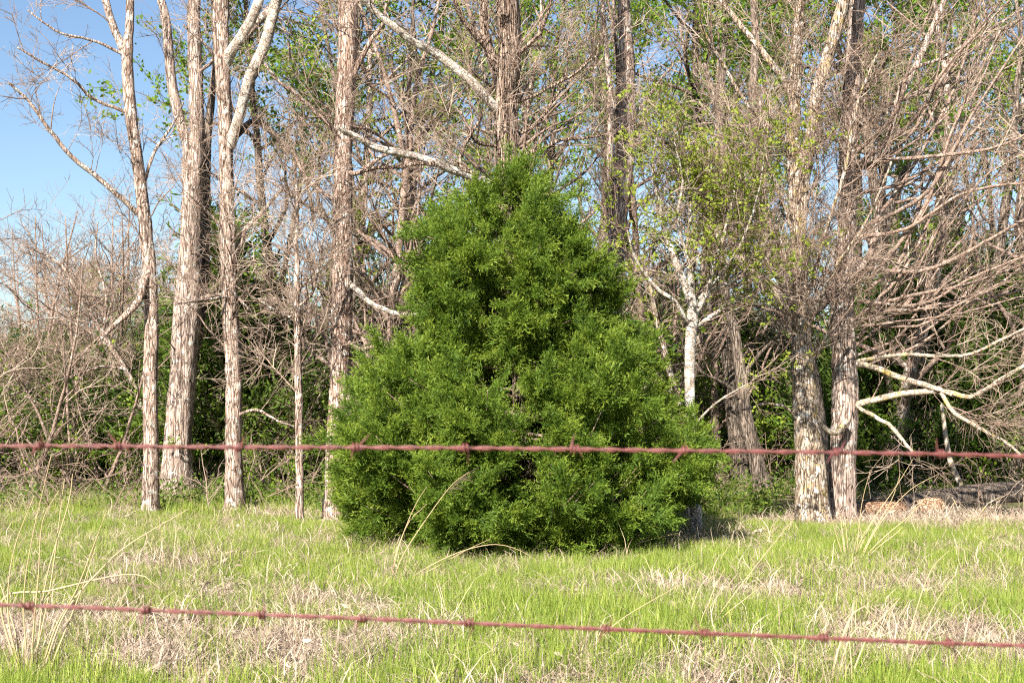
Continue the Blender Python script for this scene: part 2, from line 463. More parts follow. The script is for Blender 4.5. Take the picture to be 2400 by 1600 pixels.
def rotmat(e):
    cx, sx, cy, sy, cz, sz = np.cos(e[:, 0]), np.sin(e[:, 0]), np.cos(e[:, 1]), np.sin(e[:, 1]), np.cos(e[:, 2]), np.sin(e[:, 2])
    return np.stack([np.stack([cz * cy, cz * sy * sx - sz * cx, cz * sy * cx + sz * sx], -1),
                     np.stack([sz * cy, sz * sy * sx + cz * cx, sz * sy * cx - cz * sx], -1),
                     np.stack([-sy, cy * sx, cy * cx], -1)], 1)

def bake(name, key, pos, rot, scl, parent=None, tint=.5, **props):
    """many small pieces joined into one part"""
    pos, scl = np.asarray(pos, float), np.asarray(scl, float)
    RM = rotmat(np.asarray(rot, float)) * scl[:, None, None]
    pick = rng.integers(0, len(PROTOS[key]), len(pos)); VV, QQ, TT, CC, nb = [], [], [], [], 0
    for k, p in enumerate(PROTOS[key]):
        ids = np.nonzero(pick == k)[0]
        if not len(ids): continue
        me = p.data; nv = len(me.vertices)
        v = np.empty(nv * 3, np.float32); me.vertices.foreach_get('co', v); v = v.reshape(-1, 3)
        c = np.empty(nv, np.float32); me.attributes['rnd'].data.foreach_get('value', c)
        lt = np.empty(len(me.polygons), np.int32); me.polygons.foreach_get('loop_total', lt)
        li = np.empty(len(me.loops), np.int32); me.loops.foreach_get('vertex_index', li)
        VV.append((np.einsum('nij,vj->nvi', RM[ids], v) + pos[ids][:, None]).reshape(-1, 3))
        CC.append((c[None] + rng.uniform(-tint, tint, len(ids))[:, None]).ravel())
        off = nb + np.arange(len(ids))[:, None, None] * nv
        nq = int((lt == 4).sum())                       # quads come first in every piece
        if nq: QQ.append((li[:nq * 4].reshape(1, -1, 4) + off).reshape(-1, 4))
        if nq < len(lt): TT.append((li[nq * 4:].reshape(1, -1, 3) + off).reshape(-1, 3))
        nb += len(ids) * nv
    me = rnd(mesh_np(name, np.vstack(VV), np.vstack(QQ) if QQ else None, np.vstack(TT) if TT else None, PROTOS[key][0].data.materials[0], key.startswith('twig')), np.concatenate(CC))
    return link(name, me, parent, kind='stuff', **props)

def cedar_bough(L, n):
    """a flat-sided plume of cedar sprays along +X"""
    ax = wob_line((0, 0, 0), (1, 0, 0), L, 5, .16, .02); pos, dr, sc = [], [], []
    for i in range(n):
        f = (i + .5) / n; k = min(4, int(f * 5)); p = ax[k] + (ax[k + 1] - ax[k]) * (f * 5 - k)
        a = rng.uniform(0, 6.283); th = rng.uniform(.2, 1.0) * (1.2 - .7 * f)
        d = np.array([math.cos(th), math.sin(th) * math.cos(a), math.sin(th) * math.sin(a)])
        pos.append(p + d * rng.uniform(0, .10) * (1.2 - f)); dr.append(d); sc.append(rng.uniform(.65, 1.2))
    o = bake('cedar_bough', 'cedar', np.array(pos), euler_dir(np.array(dr)), np.array(sc), None, .22)
    COL.objects.unlink(o)
    return o
PROTOS['cedar_bough'] = [cedar_bough(rng.uniform(.3, .46), 24) for _ in range(14)]

# ------------------------------------------------------------------ ground
ys = np.concatenate([np.linspace(-12, 5, 10), np.linspace(6, 45, 120), np.geomspace(47, 900, 24)])
xs = np.concatenate([-np.geomspace(900, 17, 22), np.linspace(-16, 16, 110), np.geomspace(17, 900, 22)])
XX, YY = np.meshgrid(xs, ys)
ZZ = gz(XX, YY)
V = np.stack([XX, YY, ZZ], -1).reshape(-1, 3)
nx = len(xs); i = np.arange(len(ys) - 1)[:, None] * nx + np.arange(nx - 1)[None]
Q = np.stack([i, i + 1, i + nx + 1, i + nx], -1).reshape(-1, 4)
link('ground', mesh_np('ground', V, Q, None, M['soil']), kind='structure')

# ------------------------------------------------------------------ trees
class Tree:
    def __init__(s, name, label, cat, base, group=None, bark_mat='bark_grey', twig='twig', rz=0.0):
        s.root = thing(name, label, cat, base, rz, group)
        s.o = np.array(base, float)
        s.bark, s.twig = M[bark_mat], twig
        s.lm = 1
        s.br = Tubes(); s.sp, s.sd, s.ss = [], [], []; s.lp, s.ld, s.ls = [], [], []
    def stem(s, P, part='trunk', sides=22, rough=.06, flare=0.0, mat=None):
        T = Tubes(); T.add(P[:, :3] - s.o, P[:, 3], sides, rough, flare)
        link(part, T.mesh(part, mat or s.bark), s.root)
    def twigs(s, p, d, sc=1.0):
        s.sp.append(p - s.o); s.sd.append(d); s.ss.append(sc)
    def leaves(s, p, d, sc=1.0):
        s.lp.append(p - s.o); s.ld.append(d); s.ls.append(sc)
    def sub(s, P, per_m, len0, level=1, maxl=2, f0=0.1, ang=(.5, 1.1), up=.12, bias=(0, 0, 0), spray=3.0, ssc=.8, leaf=0.0, rmax=.03, f1=1.0, sj=.42):
        """side branches along a stem P (x, y, z, r)"""
        seg = np.linalg.norm(np.diff(P[:, :3], axis=0), axis=1); S = np.concatenate([[0], np.cumsum(seg)]); L = S[-1]
        n = rng.poisson(max(.2, per_m * L * (f1 - f0)))
        for _ in range(n):
            f = rng.uniform(f0, f1); x = f * L; k = min(len(seg) - 1, int(np.searchsorted(S, x) - 1)); k = max(k, 0)
            p = P[k] + (P[k + 1] - P[k]) * ((x - S[k]) / max(seg[k], 1e-6)); t = norm(P[k + 1, :3] - P[k, :3])
            pr = norm(np.cross(t, rng.normal(0, 1, 3))); a = rng.uniform(*ang)
            d = norm(t * math.cos(a) + pr * math.sin(a) + np.array(bias) + np.array([0, 0, up]))
            l = len0 * rng.uniform(.45, 1.25) * (1.1 - .5 * f)
            r = min(p[3] * .55, .004 + .011 * l, rmax)
            nn = max(4, int(l / .16))
            q = wob_line(p[:3], d, l, nn, .13, up * .35)
            rr = np.linspace(r, max(.003, r * .35), nn + 1)
            s.br.add(q - s.o, rr, 5 if r > .012 else 4)
            if level < maxl:
                s.sub(np.hstack([q, rr[:, None]]), per_m * 1.5, len0 * .5, level + 1, maxl, .15, ang, up, bias, spray, ssc, leaf, rmax, 1.0, sj)
            m = rng.poisson(spray * l * (.5 if level == 1 else .7))
            for _ in range(m):
                k2 = rng.integers(nn // 3, nn); t2 = norm(q[k2 + 1] - q[k2]); dd = norm(t2 + rng.normal(0, sj, 3) + np.array([0, 0, .1]))
                sc = ssc * rng.uniform(.5, 1.1)
                s.twigs(q[k2 + 1], dd, sc)
                for _ in range(s.lm):
                    if leaf and rng.uniform() < leaf: s.leaves(q[k2 + 1] + rng.normal(0, .07 * s.lm, 3), norm(dd + rng.normal(0, .3, 3)), rng.uniform(.7, 1.2))
            s.twigs(q[-1], norm(q[-1] - q[-2]), ssc * rng.uniform(.5, 1))
            if leaf and rng.uniform() < leaf: s.leaves(q[-1], norm(q[-1] - q[-2]), rng.uniform(.7, 1.2))
    def finish(s, leafkey=None, brmat=None):
        if s.br.n: link('branchwork', s.br.mesh('branchwork', brmat or M['branch']), s.root, kind='stuff')
        if s.sp: bake('twig_growth', s.twig, np.array(s.sp), euler_dir(np.array(s.sd)), np.array(s.ss), s.root)
        if s.lp and leafkey: bake('foliage', leafkey, np.array(s.lp), euler_dir(np.array(s.ld)), np.array(s.ls), s.root)
        return s.root

def px_path(pts, Y, dY=0.0, step=.12, jit=.004):
    """photo pixels (x, y, width) at distance Y (+ dY reached at the end) -> smooth stem x, y, z, radius"""
    n = len(pts); rows = []
    for i, (x, y, w) in enumerate(pts):
        D = Y + dY * i / max(1, n - 1)
        rows.append([*at(x, y, D), w / FPX * D / 2])
    P = spline(rows, step)
    P[1:, :3] += rng.normal(0, jit, (len(P) - 1, 3))
    P[:, 3] = np.maximum(P[:, 3], .003)
    return P

def rise(P, top, lean=(0, 0), r_end=.03):
    """carry a stem on above the frame"""
    p = P[-1].copy(); t = norm(P[-1, :3] - P[-8, :3]); rows = [p]; n = 6; h = top - p[2]
    for i in range(1, n + 1):
        f = i / n
        rows.append(np.array([p[0] + t[0] / max(t[2], .4) * h * f * .6 + lean[0] * f + rng.normal(0, .10), p[1] + lean[1] * f + rng.normal(0, .12), p[2] + h * f, p[3] + (r_end - p[3]) * f]))
    return np.vstack([P[:-1], spline(rows, .3)])

def photo_tree(name, label, base_px, trunk, limbs=(), Y=None, bark_mat='bark_grey', top=11.0, group=None, rough=.06, flare=.35,
               twig='twig', per_m=1.6, len0=1.0, spray=2.2, leaf=0, leafkey=None, f0=.25, crown=True, limb_per=2.2, limb_len=.8, bias=(0, 0, 0), cat='tree', sides=22, ssc=.8):
    g = ground_at(*base_px) if Y is None else None
    Y = g[1] if Y is None else Y
    P = px_path(trunk, Y)
    z = float(gz(P[0, 0], P[0, 1]))
    P[0, 2] = min(P[0, 2], z - .06)
    base = np.array([P[0, 0], P[0, 1], z])
    t = Tree(name, label, cat, base, group, bark_mat, twig)
    t.lm = 2 if leaf > .5 else 1
    if crown: P = rise(P, top)
    t.stem(P, 'trunk', sides, rough, flare)
    t.sub(P, per_m, len0, f0=f0, spray=spray, leaf=leaf, bias=bias, ssc=ssc)
    for lm in limbs:
        pts, opt = lm if isinstance(lm, tuple) else (lm, {})
        Q = px_path(pts, Y + opt.get('y0', 0), opt.get('dy', rng.uniform(-.5, .5)))
        if opt.get('up'): Q = rise(Q, top * rng.uniform(.8, 1))
        w = pts[0][2]
        t.stem(Q, 'limb', 16 if w > 15 else 8, rough * .8, 0, M[opt['mat']] if 'mat' in opt else None)
        t.sub(Q, opt.get('per', limb_per), opt.get('len', limb_len), f0=.12, spray=opt.get('spray', spray), leaf=leaf, bias=opt.get('bias', bias), ssc=ssc, ang=opt.get('ang', (.5, 1.1)), sj=opt.get('sj', .42), maxl=opt.get('maxl', 2))
    t.finish(leafkey)
    return t

U = dict(up=1)
photo_tree('tree', 'slim grey tree with a broken white side stem, forking in two high up', (352, 1208),
    [(352, 1212, 38), (355, 1050, 36), (352, 900, 34), (355, 790, 34), (353, 690, 33), (350, 630, 33), (341, 540, 32), (332, 460, 29), (319, 357, 27), (306, 265, 27), (299, 153, 26), (303, 70, 20), (306, 0, 19)],
    [([(299, 150, 22), (291, 120, 20), (265, 60, 18), (243, -10, 17)], dict(up=1, dy=.2)),
     ([(352, 626, 22), (337, 658, 21), (325, 705, 18), (290, 742, 15), (262, 768, 10), (230, 800, 7)], dict(dy=-.6)),
     ([(303, 265, 9), (219, 232, 8), (168, 184, 7), (102, 148, 6), (41, 112, 4)], dict(dy=-.7, spray=3.5)),
     ([(322, 500, 14), (290, 470, 13), (219, 408, 12), (168, 367, 11), (117, 306, 10), (66, 235, 8), (20, 195, 6)], dict(dy=-.9, spray=3.5, per=3)),
     ([(296, 130, 8), (230, 99, 7), (179, 87, 6), (128, 71, 5), (66, 25, 4)], dict(dy=-.4, spray=3)),
     ([(330, 460, 8), (360, 360, 8), (400, 300, 6), (430, 240, 4)], dict(dy=.6))], per_m=2.0, top=9.5)

photo_tree('tree', 'stout ridged grey tree dividing into several stems, the thickest trunk of the left group', (415, 1168),
    [(413, 1170, 80), (418, 1036, 66), (430, 864, 63), (440, 727, 66), (445, 589, 50), (450, 480, 48), (455, 408, 44), (460, 330, 36), (462, 280, 34), (459, 168, 32), (454, 51, 30), (456, -5, 29)],
    [([(446, 470, 30), (440, 400, 28), (440, 345, 25), (423, 286, 25), (408, 224, 24), (398, 150, 23), (392, 80, 22), (385, 30, 20), (375, -10, 18)], dict(up=1, dy=-.3)),
     ([(455, 800, 30), (470, 720, 30), (478, 620, 27), (482, 520, 23), (484, 420, 20), (486, 330, 20), (497, 220, 17), (507, 120, 15), (500, -10, 13)], dict(up=1, y0=.25, dy=.6, mat='bark_dark')),
     ([(460, 175, 9), (500, 130, 8), (430, 60, 6)], dict(dy=-.6)),
     ([(455, 700, 8), (540, 690, 7), (590, 730, 5)], dict(dy=-1.0))],
    bark_mat='bark_ridged', top=13, sides=30, rough=.05, flare=.3, per_m=2.4, f0=.12)

photo_tree('tree', 'straight mid-sized tree with heavy pale limbs rising to the right', (550, 1206),
    [(550, 1210, 46), (548, 1036, 39), (547, 864, 38), (540, 727, 36), (535, 623, 36), (533, 510, 33), (529, 357, 32), (526, 230, 34), (520, 140, 36), (519, 76, 38), (520, -5, 38)],
    [([(538, 345, 26), (551, 306, 25), (566, 255, 25), (587, 179, 26), (622, 102, 27), (648, 0, 26), (655, -20, 25)], dict(up=1, dy=-.5, mat='bark_limb')),
     ([(530, 150, 25), (540, 125, 25), (566, 87, 24), (597, 31, 23), (610, -10, 22)], dict(up=1, dy=-.4, mat='bark_limb')),
     ([(534, 150, 18), (551, 114, 18), (612, 44, 18), (646, 5, 17), (660, -20, 16)], dict(up=1, dy=.4)),
     ([(545, 325, 17), (597, 283, 16), (628, 301, 15), (658, 332, 14), (690, 362, 12), (722, 440, 10), (735, 520, 8)], dict(dy=.8, mat='bark_dark')),
     ([(545, 610, 14), (556, 587, 13), (577, 536, 12), (607, 505, 11), (638, 469, 9), (665, 440, 6)], dict(dy=.5)),
     ([(545, 560, 8), (500, 510, 8), (470, 480, 7), (440, 420, 5)], dict(dy=-.5)),
     ([(550, 975, 8), (600, 960, 7), (650, 985, 5), (690, 1000, 3)], dict(dy=-.7)),
     ([(548, 690, 7), (505, 700, 6), (450, 705, 5), (410, 715, 3)], dict(dy=-.8))],
    bark_mat='bark_grey', top=12, per_m=2.8, f0=.12)

photo_tree('sapling', 'thin straight tan sapling on the grass edge, bare, beside a doubled trunk', (703, 1232),
    [(703, 1236, 20), (702, 1100, 18), (700, 950, 17), (698, 800, 16), (696, 740, 15), (697, 640, 12), (694, 560, 10), (697, 470, 8), (690, 380, 6)],
    [([(695, 745, 9), (660, 738, 8), (620, 712, 7), (580, 690, 5), (540, 660, 3)], dict(dy=-.5)),
     ([(696, 720, 8), (730, 690, 7), (748, 620, 5), (760, 540, 3)], dict(dy=-.3)),
     ([(700, 860, 7), (730, 835, 7), (742, 760, 6), (740, 700, 4)], dict(dy=.4, mat='bark_dark'))],
    crown=False, per_m=4.0, len0=.9, spray=3, f0=.35, flare=.15, cat='sapling', sides=12)

photo_tree('tree', 'pinkish-barked tall tree with a doubled lower trunk half hidden by the cedar', (777, 1228),
    [(777, 1232, 42), (781, 1100, 38), (788, 980, 38), (797, 880, 44), (801, 790, 46), (803, 640, 48), (803, 510, 48), (803, 357, 44), (809, 240, 46), (813, 153, 46), (816, 60, 46), (816, -5, 46)],
    [([(813, 1228, 32), (814, 1100, 30), (814, 1000, 29), (810, 900, 28), (806, 820, 26)], dict(dy=.05, per=.3)),
     ([(822, 190, 14), (842, 148, 13), (870, 95, 11), (898, 56, 9), (905, 10, 7)], dict(dy=-.3)),
     ([(795, 345, 11), (781, 306, 11), (740, 262, 10), (704, 230, 10), (655, 192, 8), (620, 150, 5)], dict(dy=-.7, spray=3)),
     ([(808, 655, 13), (837, 679, 14), (867, 709, 13), (913, 730, 12), (950, 737, 10), (990, 735, 6)], dict(dy=-.9, mat='bark_limb')),
     ([(805, 790, 10), (840, 818, 10), (876, 813, 10), (930, 815, 9), (975, 800, 6)], dict(dy=-.9)),
     ([(806, 400, 14), (832, 408, 13), (857, 396, 12), (890, 370, 10), (940, 350, 7)], dict(dy=-.4)),
     ([(800, 560, 9), (750, 500, 8), (700, 470, 7), (640, 430, 5)], dict(dy=-.6)),
     ([(803, 470, 9), (770, 460, 8), (720, 420, 7), (690, 360, 5)], dict(dy=.6))],
    bark_mat='bark_pink', top=14, per_m=3.4, len0=1.0, spray=2.6, f0=.15, sides=26)

photo_tree('tree', 'shaggy-barked tree rising behind the cedar top with long pale limbs', None,
    [(1190, 1220, 62), (1188, 800, 56), (1184, 600, 52), (1186, 448, 48), (1190, 344, 54), (1187, 241, 52), (1195, 138, 52), (1193, 69, 54), (1188, -5, 52)],
    [([(1172, 262, 22), (1144, 234, 23), (1093, 182, 22), (1024, 127, 20), (972, 100, 18), (920, 62, 17), (869, 17, 15), (845, -10, 14)], dict(dy=-.9, mat='bark_limb', per=1.6)),
     ([(1175, 450, 18), (1133, 423, 19), (1061, 398, 19), (1010, 378, 19), (954, 362, 18), (883, 347, 17), (830, 318, 14), (790, 300, 9)], dict(dy=-1.2, mat='bark_limb', per=2.4)),
     ([(1020, 386, 11), (980, 382, 11), (944, 391, 10), (880, 394, 9), (832, 408, 7)], dict(y0=-.9, dy=.3)),
     ([(1178, 170, 26), (1155, 138, 25), (1135, 75, 23), (1134, -5, 20)], dict(up=1, dy=-.3)),
     ([(1160, 130, 13), (1144, 114, 13), (1100, 69, 12), (1075, 28, 11), (1060, -10, 9)], dict(dy=-.6)),
     ([(1210, 130, 11), (1227, 114, 11), (1265, 79, 10), (1282, 34, 9), (1294, -10, 7)], dict(dy=-.5)),
     ([(1200, 385, 11), (1227, 365, 11), (1282, 344, 10), (1316, 327, 9), (1365, 324, 7), (1413, 317, 5)], dict(dy=-.6)),
     ([(1205, 240, 9), (1250, 225, 8), (1300, 200, 7), (1350, 170, 6), (1400, 130, 4)], dict(dy=-.7, spray=3)),
     ([(1205, 320, 8), (1260, 290, 8), (1300, 230, 7), (1370, 150, 6), (1420, 80, 4)], dict(dy=.5, spray=3)),
     ([(1165, 343, 9), (1120, 335, 8), (1100, 310, 7), (1080, 260, 5)], dict(dy=-.5)),
     ([(1120, 410, 10), (1075, 385, 10), (1100, 320, 8), (1130, 270, 6)], dict(y0=-.8, dy=.3))],
    Y=19.2, bark_mat='bark_shaggy', top=14, rough=.09, per_m=3.6, f0=.35, spray=2.5, sides=26)

photo_tree('tree', 'tall pale trunk standing behind the cedar, paired with a thin dark stem', None,
    [(1436, 1150, 46), (1438, 900, 42), (1440, 690, 38), (1444, 600, 38), (1448, 516, 40), (1462, 400, 44), (1467, 344, 44), (1471, 172, 38), (1464, 60, 33), (1461, -5, 31)],
    [([(1425, 700, 18), (1426, 520, 17), (1430, 380, 16), (1432, 280, 16), (1428, 190, 13), (1420, 90, 11), (1410, -10, 9)], dict(up=1, y0=-.1, dy=.2)),
     ([(1446, 480, 11), (1447, 380, 11), (1446, 250, 11), (1448, 150, 10), (1440, 40, 9), (1438, -10, 8)], dict(up=1, y0=.3, dy=.5, mat='bark_dark')),
     ([(1480, 280, 10), (1510, 240, 9), (1545, 190, 7), (1580, 150, 5)], dict(dy=.5))],
    Y=23.5, bark_mat='bark_grey', top=13, per_m=2.8, f0=.3)

H = photo_tree('tree', 'white-barked young tree with open yellow-green leaf buds, forking at head height', (1632, 1258),
    [(1634, 1262, 30), (1630, 1190, 26), (1622, 1060, 24), (1617, 900, 24), (1619, 800, 25), (1624, 735, 26), (1622, 700, 18), (1618, 640, 14), (1612, 560, 11), (1622, 470, 8), (1630, 380, 6)],
    [([(1620, 760, 12), (1605, 748, 11), (1583, 709, 10), (1527, 663, 8), (1486, 597, 6), (1470, 540, 3)], dict(dy=-.5)),
     ([(1622, 720, 17), (1600, 655, 17), (1575, 590, 15), (1552, 520, 12), (1545, 470, 10), (1530, 390, 7), (1540, 320, 4)], dict(dy=.4)),
     ([(1630, 735, 14), (1660, 678, 13), (1670, 628, 11), (1690, 571, 9), (1710, 500, 7), (1725, 420, 4)], dict(dy=-.4)),
     ([(1630, 765, 11), (1644, 757, 11), (1690, 724, 9), (1725, 704, 7), (1770, 690, 4)], dict(dy=.3)),
     ([(1665, 650, 8), (1680, 560, 7), (1660, 450, 5), (1670, 370, 3)], dict(dy=.3)),
     ([(1622, 640, 8), (1590, 520, 7), (1600, 420, 5), (1580, 330, 3)], dict(dy=-.6)),
     ([(1621, 1010, 6), (1660, 960, 6), (1700, 930, 5), (1750, 900, 3)], dict(dy=-.5)),
     ([(1640, 700, 8), (1720, 600, 6), (1770, 480, 5), (1790, 380, 3)], dict(dy=-.7)),
     ([(1650, 690, 8), (1745, 640, 6), (1800, 560, 5), (1830, 500, 3)], dict(dy=.6))],
    bark_mat='bark_limb', crown=False, per_m=3.2, len0=.75, spray=2.6, leaf=.85, leafkey='leaf_yellow', f0=.42, limb_per=4.2, limb_len=.7, sides=16, flare=.2, rough=.05)

photo_tree('sapling', 'slanting bare stem leaning left of the white-barked tree', None,
    [(1612, 1130, 16), (1603, 1020, 15), (1592, 950, 15), (1570, 870, 14), (1552, 800, 13), (1538, 744, 12), (1525, 680, 9), (1505, 600, 6)],
    [], Y=19.5, crown=False, per_m=2.5, len0=.6, f0=.4, cat='sapling', sides=10, flare=.1, bark_mat='bark_lichen')

photo_tree('tree', 'dark tree with a leaning, bowed trunk at the shaded wood edge', (1790, 1158),
    [(1792, 1160, 42), (1778, 1100, 36), (1765, 1050, 33), (1750, 980, 30), (1743, 930, 28), (1735, 860, 26), (1722, 780, 24), (1700, 690, 22), (1690, 560, 20), (1700, 420, 18), (1690, 250, 16), (1700, 80, 14), (1705, -5, 12)],
    [([(1745, 940, 10), (1700, 900, 9), (1660, 880, 7), (1600, 850, 5)], dict(dy=-.6)),
     ([(1738, 880, 10), (1790, 820, 9), (1830, 780, 7)], dict(dy=-.5))],
    bark_mat='bark_dark', top=11, per_m=1.6, f0=.3, twig='twig_shade_dark', leaf=.3, leafkey='leaf_green')

fan = []
for _ in range(28):                                              # the long slender limbs that fan out to the right
    sx, sy = 1985 + abs(rng.normal(0, 45)), rng.uniform(360, 860)
    a = R(rng.uniform(6, 62)); L = rng.uniform(360, 640); w = rng.uniform(6, 11)
    q = [(sx, sy, w), (sx + L * .3 * math.cos(a - .25), sy - L * .3 * math.sin(a - .15), w * .85), (sx + L * .65 * math.cos(a), sy - L * .65 * math.sin(a), w * .65), (sx + L * math.cos(a), sy - L * math.sin(a + .08), w * .35)]
    q = [q[0]] + [(x_ + rng.normal(0, 16), y_ + rng.normal(0, 16), w_) for x_, y_, w_ in q[1:]]
    fan.append((q, dict(dy=rng.uniform(-1.8, 1.2), per=2.4, len=.9, spray=1.5, bias=(.2, 0, .1), ang=(.25, .9), sj=.4, maxl=1, mat='branch')))
photo_tree('tree', 'thick grey tree standing right behind the lichened trunk, with limbs fanning out sideways', (1972, 1217),
    [(1972, 1222, 62), (1975, 1100, 62), (1980, 950, 62), (1977, 820, 56), (1975, 714, 52), (1982, 600, 44), (1986, 510, 41), (1990, 357, 40), (1996, 204, 40), (2006, 51, 36), (2010, -5, 35)],
    [([(2000, 640, 16), (2040, 590, 15), (2068, 440, 14), (2098, 265, 14), (2159, 128, 14), (2215, 0, 13), (2225, -20, 12)], dict(up=1, dy=.5)),
     ([(2068, 380, 9), (2120, 185, 9), (2200, 140, 8), (2270, 100, 7), (2400, 20, 5)], dict(dy=-.5, spray=3.2)),
     ([(1990, 330, 13), (2060, 260, 12), (2200, 200, 11), (2271, 178, 11), (2322, 92, 10), (2420, 30, 8)], dict(dy=.8, mat='bark_dark')),
     ([(1990, 850, 10), (2060, 838, 9), (2117, 830, 9), (2254, 833, 8), (2330, 805, 7), (2420, 760, 5)], dict(dy=-1.0, mat='deadwood', bias=(.2, 0, 0))),
     ([(1995, 850, 16), (2051, 861, 15), (2110, 885, 14), (2185, 906, 12), (2230, 925, 8)], dict(dy=-.6, mat='deadwood')),
     ([(1995, 955, 14), (2020, 943, 15), (2117, 923, 15), (2206, 916, 14), (2275, 930, 12), (2340, 892, 11), (2420, 845, 8)], dict(dy=-.9, mat='deadwood', bias=(.2, 0, .1))),
     ([(2206, 920, 11), (2237, 968, 10), (2300, 1005, 9), (2357, 1036, 8), (2410, 1080, 5)], dict(y0=-.5, dy=-.5, mat='deadwood', per=4.5, len=.6, bias=(0, 0, -.3))),
     ([(1995, 940, 10), (2023, 961, 10), (2082, 995, 10), (2110, 1025, 9), (2140, 1060, 6)], dict(dy=-.7, mat='deadwood', per=3)),
     ([(1985, 985, 14), (1960, 1015, 15), (1930, 1000, 12), (1905, 960, 8)], dict(y0=-.35, dy=-.3, mat='deadwood', per=1))] + fan,
    bark_mat='bark_ridged', top=13, per_m=3.8, f0=.22, spray=3.0, sides=28)

photo_tree('tree', 'lichen-spotted tree with white patched foot and yellow-lichened fork, front of the right pair', (1905, 1230),
    [(1907, 1234, 78), (1899, 1100, 70), (1891, 1000, 62), (1885, 900, 56), (1880, 800, 46), (1877, 700, 40), (1873, 612, 37), (1869, 490, 34), (1862, 400, 32), (1858, 286, 31), (1863, 204, 29), (1868, 102, 27), (1878, -5, 23)],
    [([(1874, 560, 30), (1882, 440, 31), (1893, 360, 31), (1904, 306, 31), (1914, 219, 30), (1940, 138, 30), (1965, 51, 30), (1982, -10, 28)], dict(up=1, dy=-.35, mat='bark_lichen')),
     ([(1862, 350, 11), (1838, 327, 11), (1751, 245, 10), (1700, 160, 9), (1674, 117, 8), (1640, 60, 5)], dict(dy=-.6, per=3.4, bias=(-.25, 0, .2))),
     ([(1858, 230, 15), (1827, 173, 16), (1771, 102, 15), (1720, 41, 14), (1680, -10, 12)], dict(dy=.6)),
     ([(1880, 700, 9), (1820, 560, 9), (1760, 440, 8), (1700, 330, 6), (1640, 240, 4)], dict(dy=-.9, per=3.4, bias=(-.2, 0, .2))),
     ([(1885, 800, 9), (1840, 690, 8), (1790, 600, 7), (1740, 540, 5)], dict(dy=-.7, per=4, bias=(-.2, 0, .2))),
     ([(1878, 640, 9), (1850, 520, 8), (1800, 380, 7), (1780, 230, 5)], dict(dy=-.6, per=3.4)),
     ([(1885, 720, 9), (1930, 560, 9), (1980, 400, 8), (2010, 240, 6), (2060, 120, 4)], dict(dy=-.8, per=3.4)),
     ([(1890, 780, 8), (1950, 640, 8), (2030, 520, 7), (2090, 380, 5)], dict(dy=-1.0, per=3.4, bias=(.2, 0, .1))),
     ([(1888, 830, 8), (1860, 740, 8), (1850, 640, 6), (1830, 560, 4)], dict(dy=-.5, per=4)),
     ([(1880, 1000, 8), (1850, 960, 7), (1800, 945, 6), (1740, 960, 4)], dict(dy=-.5)),
     ([(1890, 860, 7), (1930, 800, 7), (1960, 700, 5)], dict(dy=-.4, per=4))],
    bark_mat='bark_lichen', top=12, per_m=5.0, len0=.95, f0=.14, spray=3.2, sides=28)

photo_tree('tree', 'grey crooked tree with thick bent limbs in shade behind the right pair', None,
    [(1925, 1120, 46), (1915, 1000, 44), (1895, 860, 42), (1868, 760, 40), (1850, 690, 36), (1838, 640, 32), (1802, 576, 30), (1787, 510, 28), (1782, 408, 26), (1765, 260, 22), (1770, 100, 18), (1765, -5, 16)],
    [([(1850, 720, 32), (1812, 679, 32), (1771, 648, 30), (1730, 597, 27), (1705, 480, 22), (1690, 300, 17), (1650, 150, 12)], dict(dy=.6)),
     ([(1865, 760, 38), (1930, 700, 36), (2000, 640, 34), (2060, 590, 28), (2090, 480, 20), (2150, 330, 14)], dict(dy=.4))],
    Y=24.0, bark_mat='bark_dark', top=11, per_m=1.4, f0=.3, twig='twig_shade_dark', leaf=.4, leafkey='leaf_green')  # grey tree: its shade is put into darker bark and twig colours

photo_tree('sapling', 'leaning twiggy sapling bowed to the left before the stout ridged tree', (395, 1160),
    [(398, 1165, 14), (372, 1080, 13), (345, 980, 13), (318, 910, 12), (293, 862, 12), (262, 815, 12), (241, 782, 12), (215, 740, 11), (185, 690, 10), (150, 628, 8), (110, 600, 6), (60, 575, 4)],
    [([(262, 815, 7), (225, 790, 7), (180, 760, 6), (120, 745, 4), (40, 760, 3)], dict(dy=-.5)),
     ([(293, 865, 7), (235, 860, 7), (160, 885, 5), (80, 910, 4), (0, 930, 3)], dict(dy=-.6)),
     ([(241, 782, 7), (250, 700, 6), (225, 600, 5), (230, 520, 3)], dict(dy=.3))],
    crown=False, per_m=3.5, len0=.8, f0=.2, spray=3.2, cat='sapling', sides=10, flare=.1, limb_per=4)

# upright dead stick under the right tree
photo_tree('dead_stick', 'bare pale upright dead stick below the drooping dead limbs', None,
    [(2262, 1150, 14), (2235, 1100, 14), (2223, 1057, 13), (2214, 1000, 11), (2207, 947, 7)], [], Y=23.6, crown=False, bark_mat='deadwood',
    per_m=.3, len0=.2, spray=0, cat='stick', sides=9, flare=0)

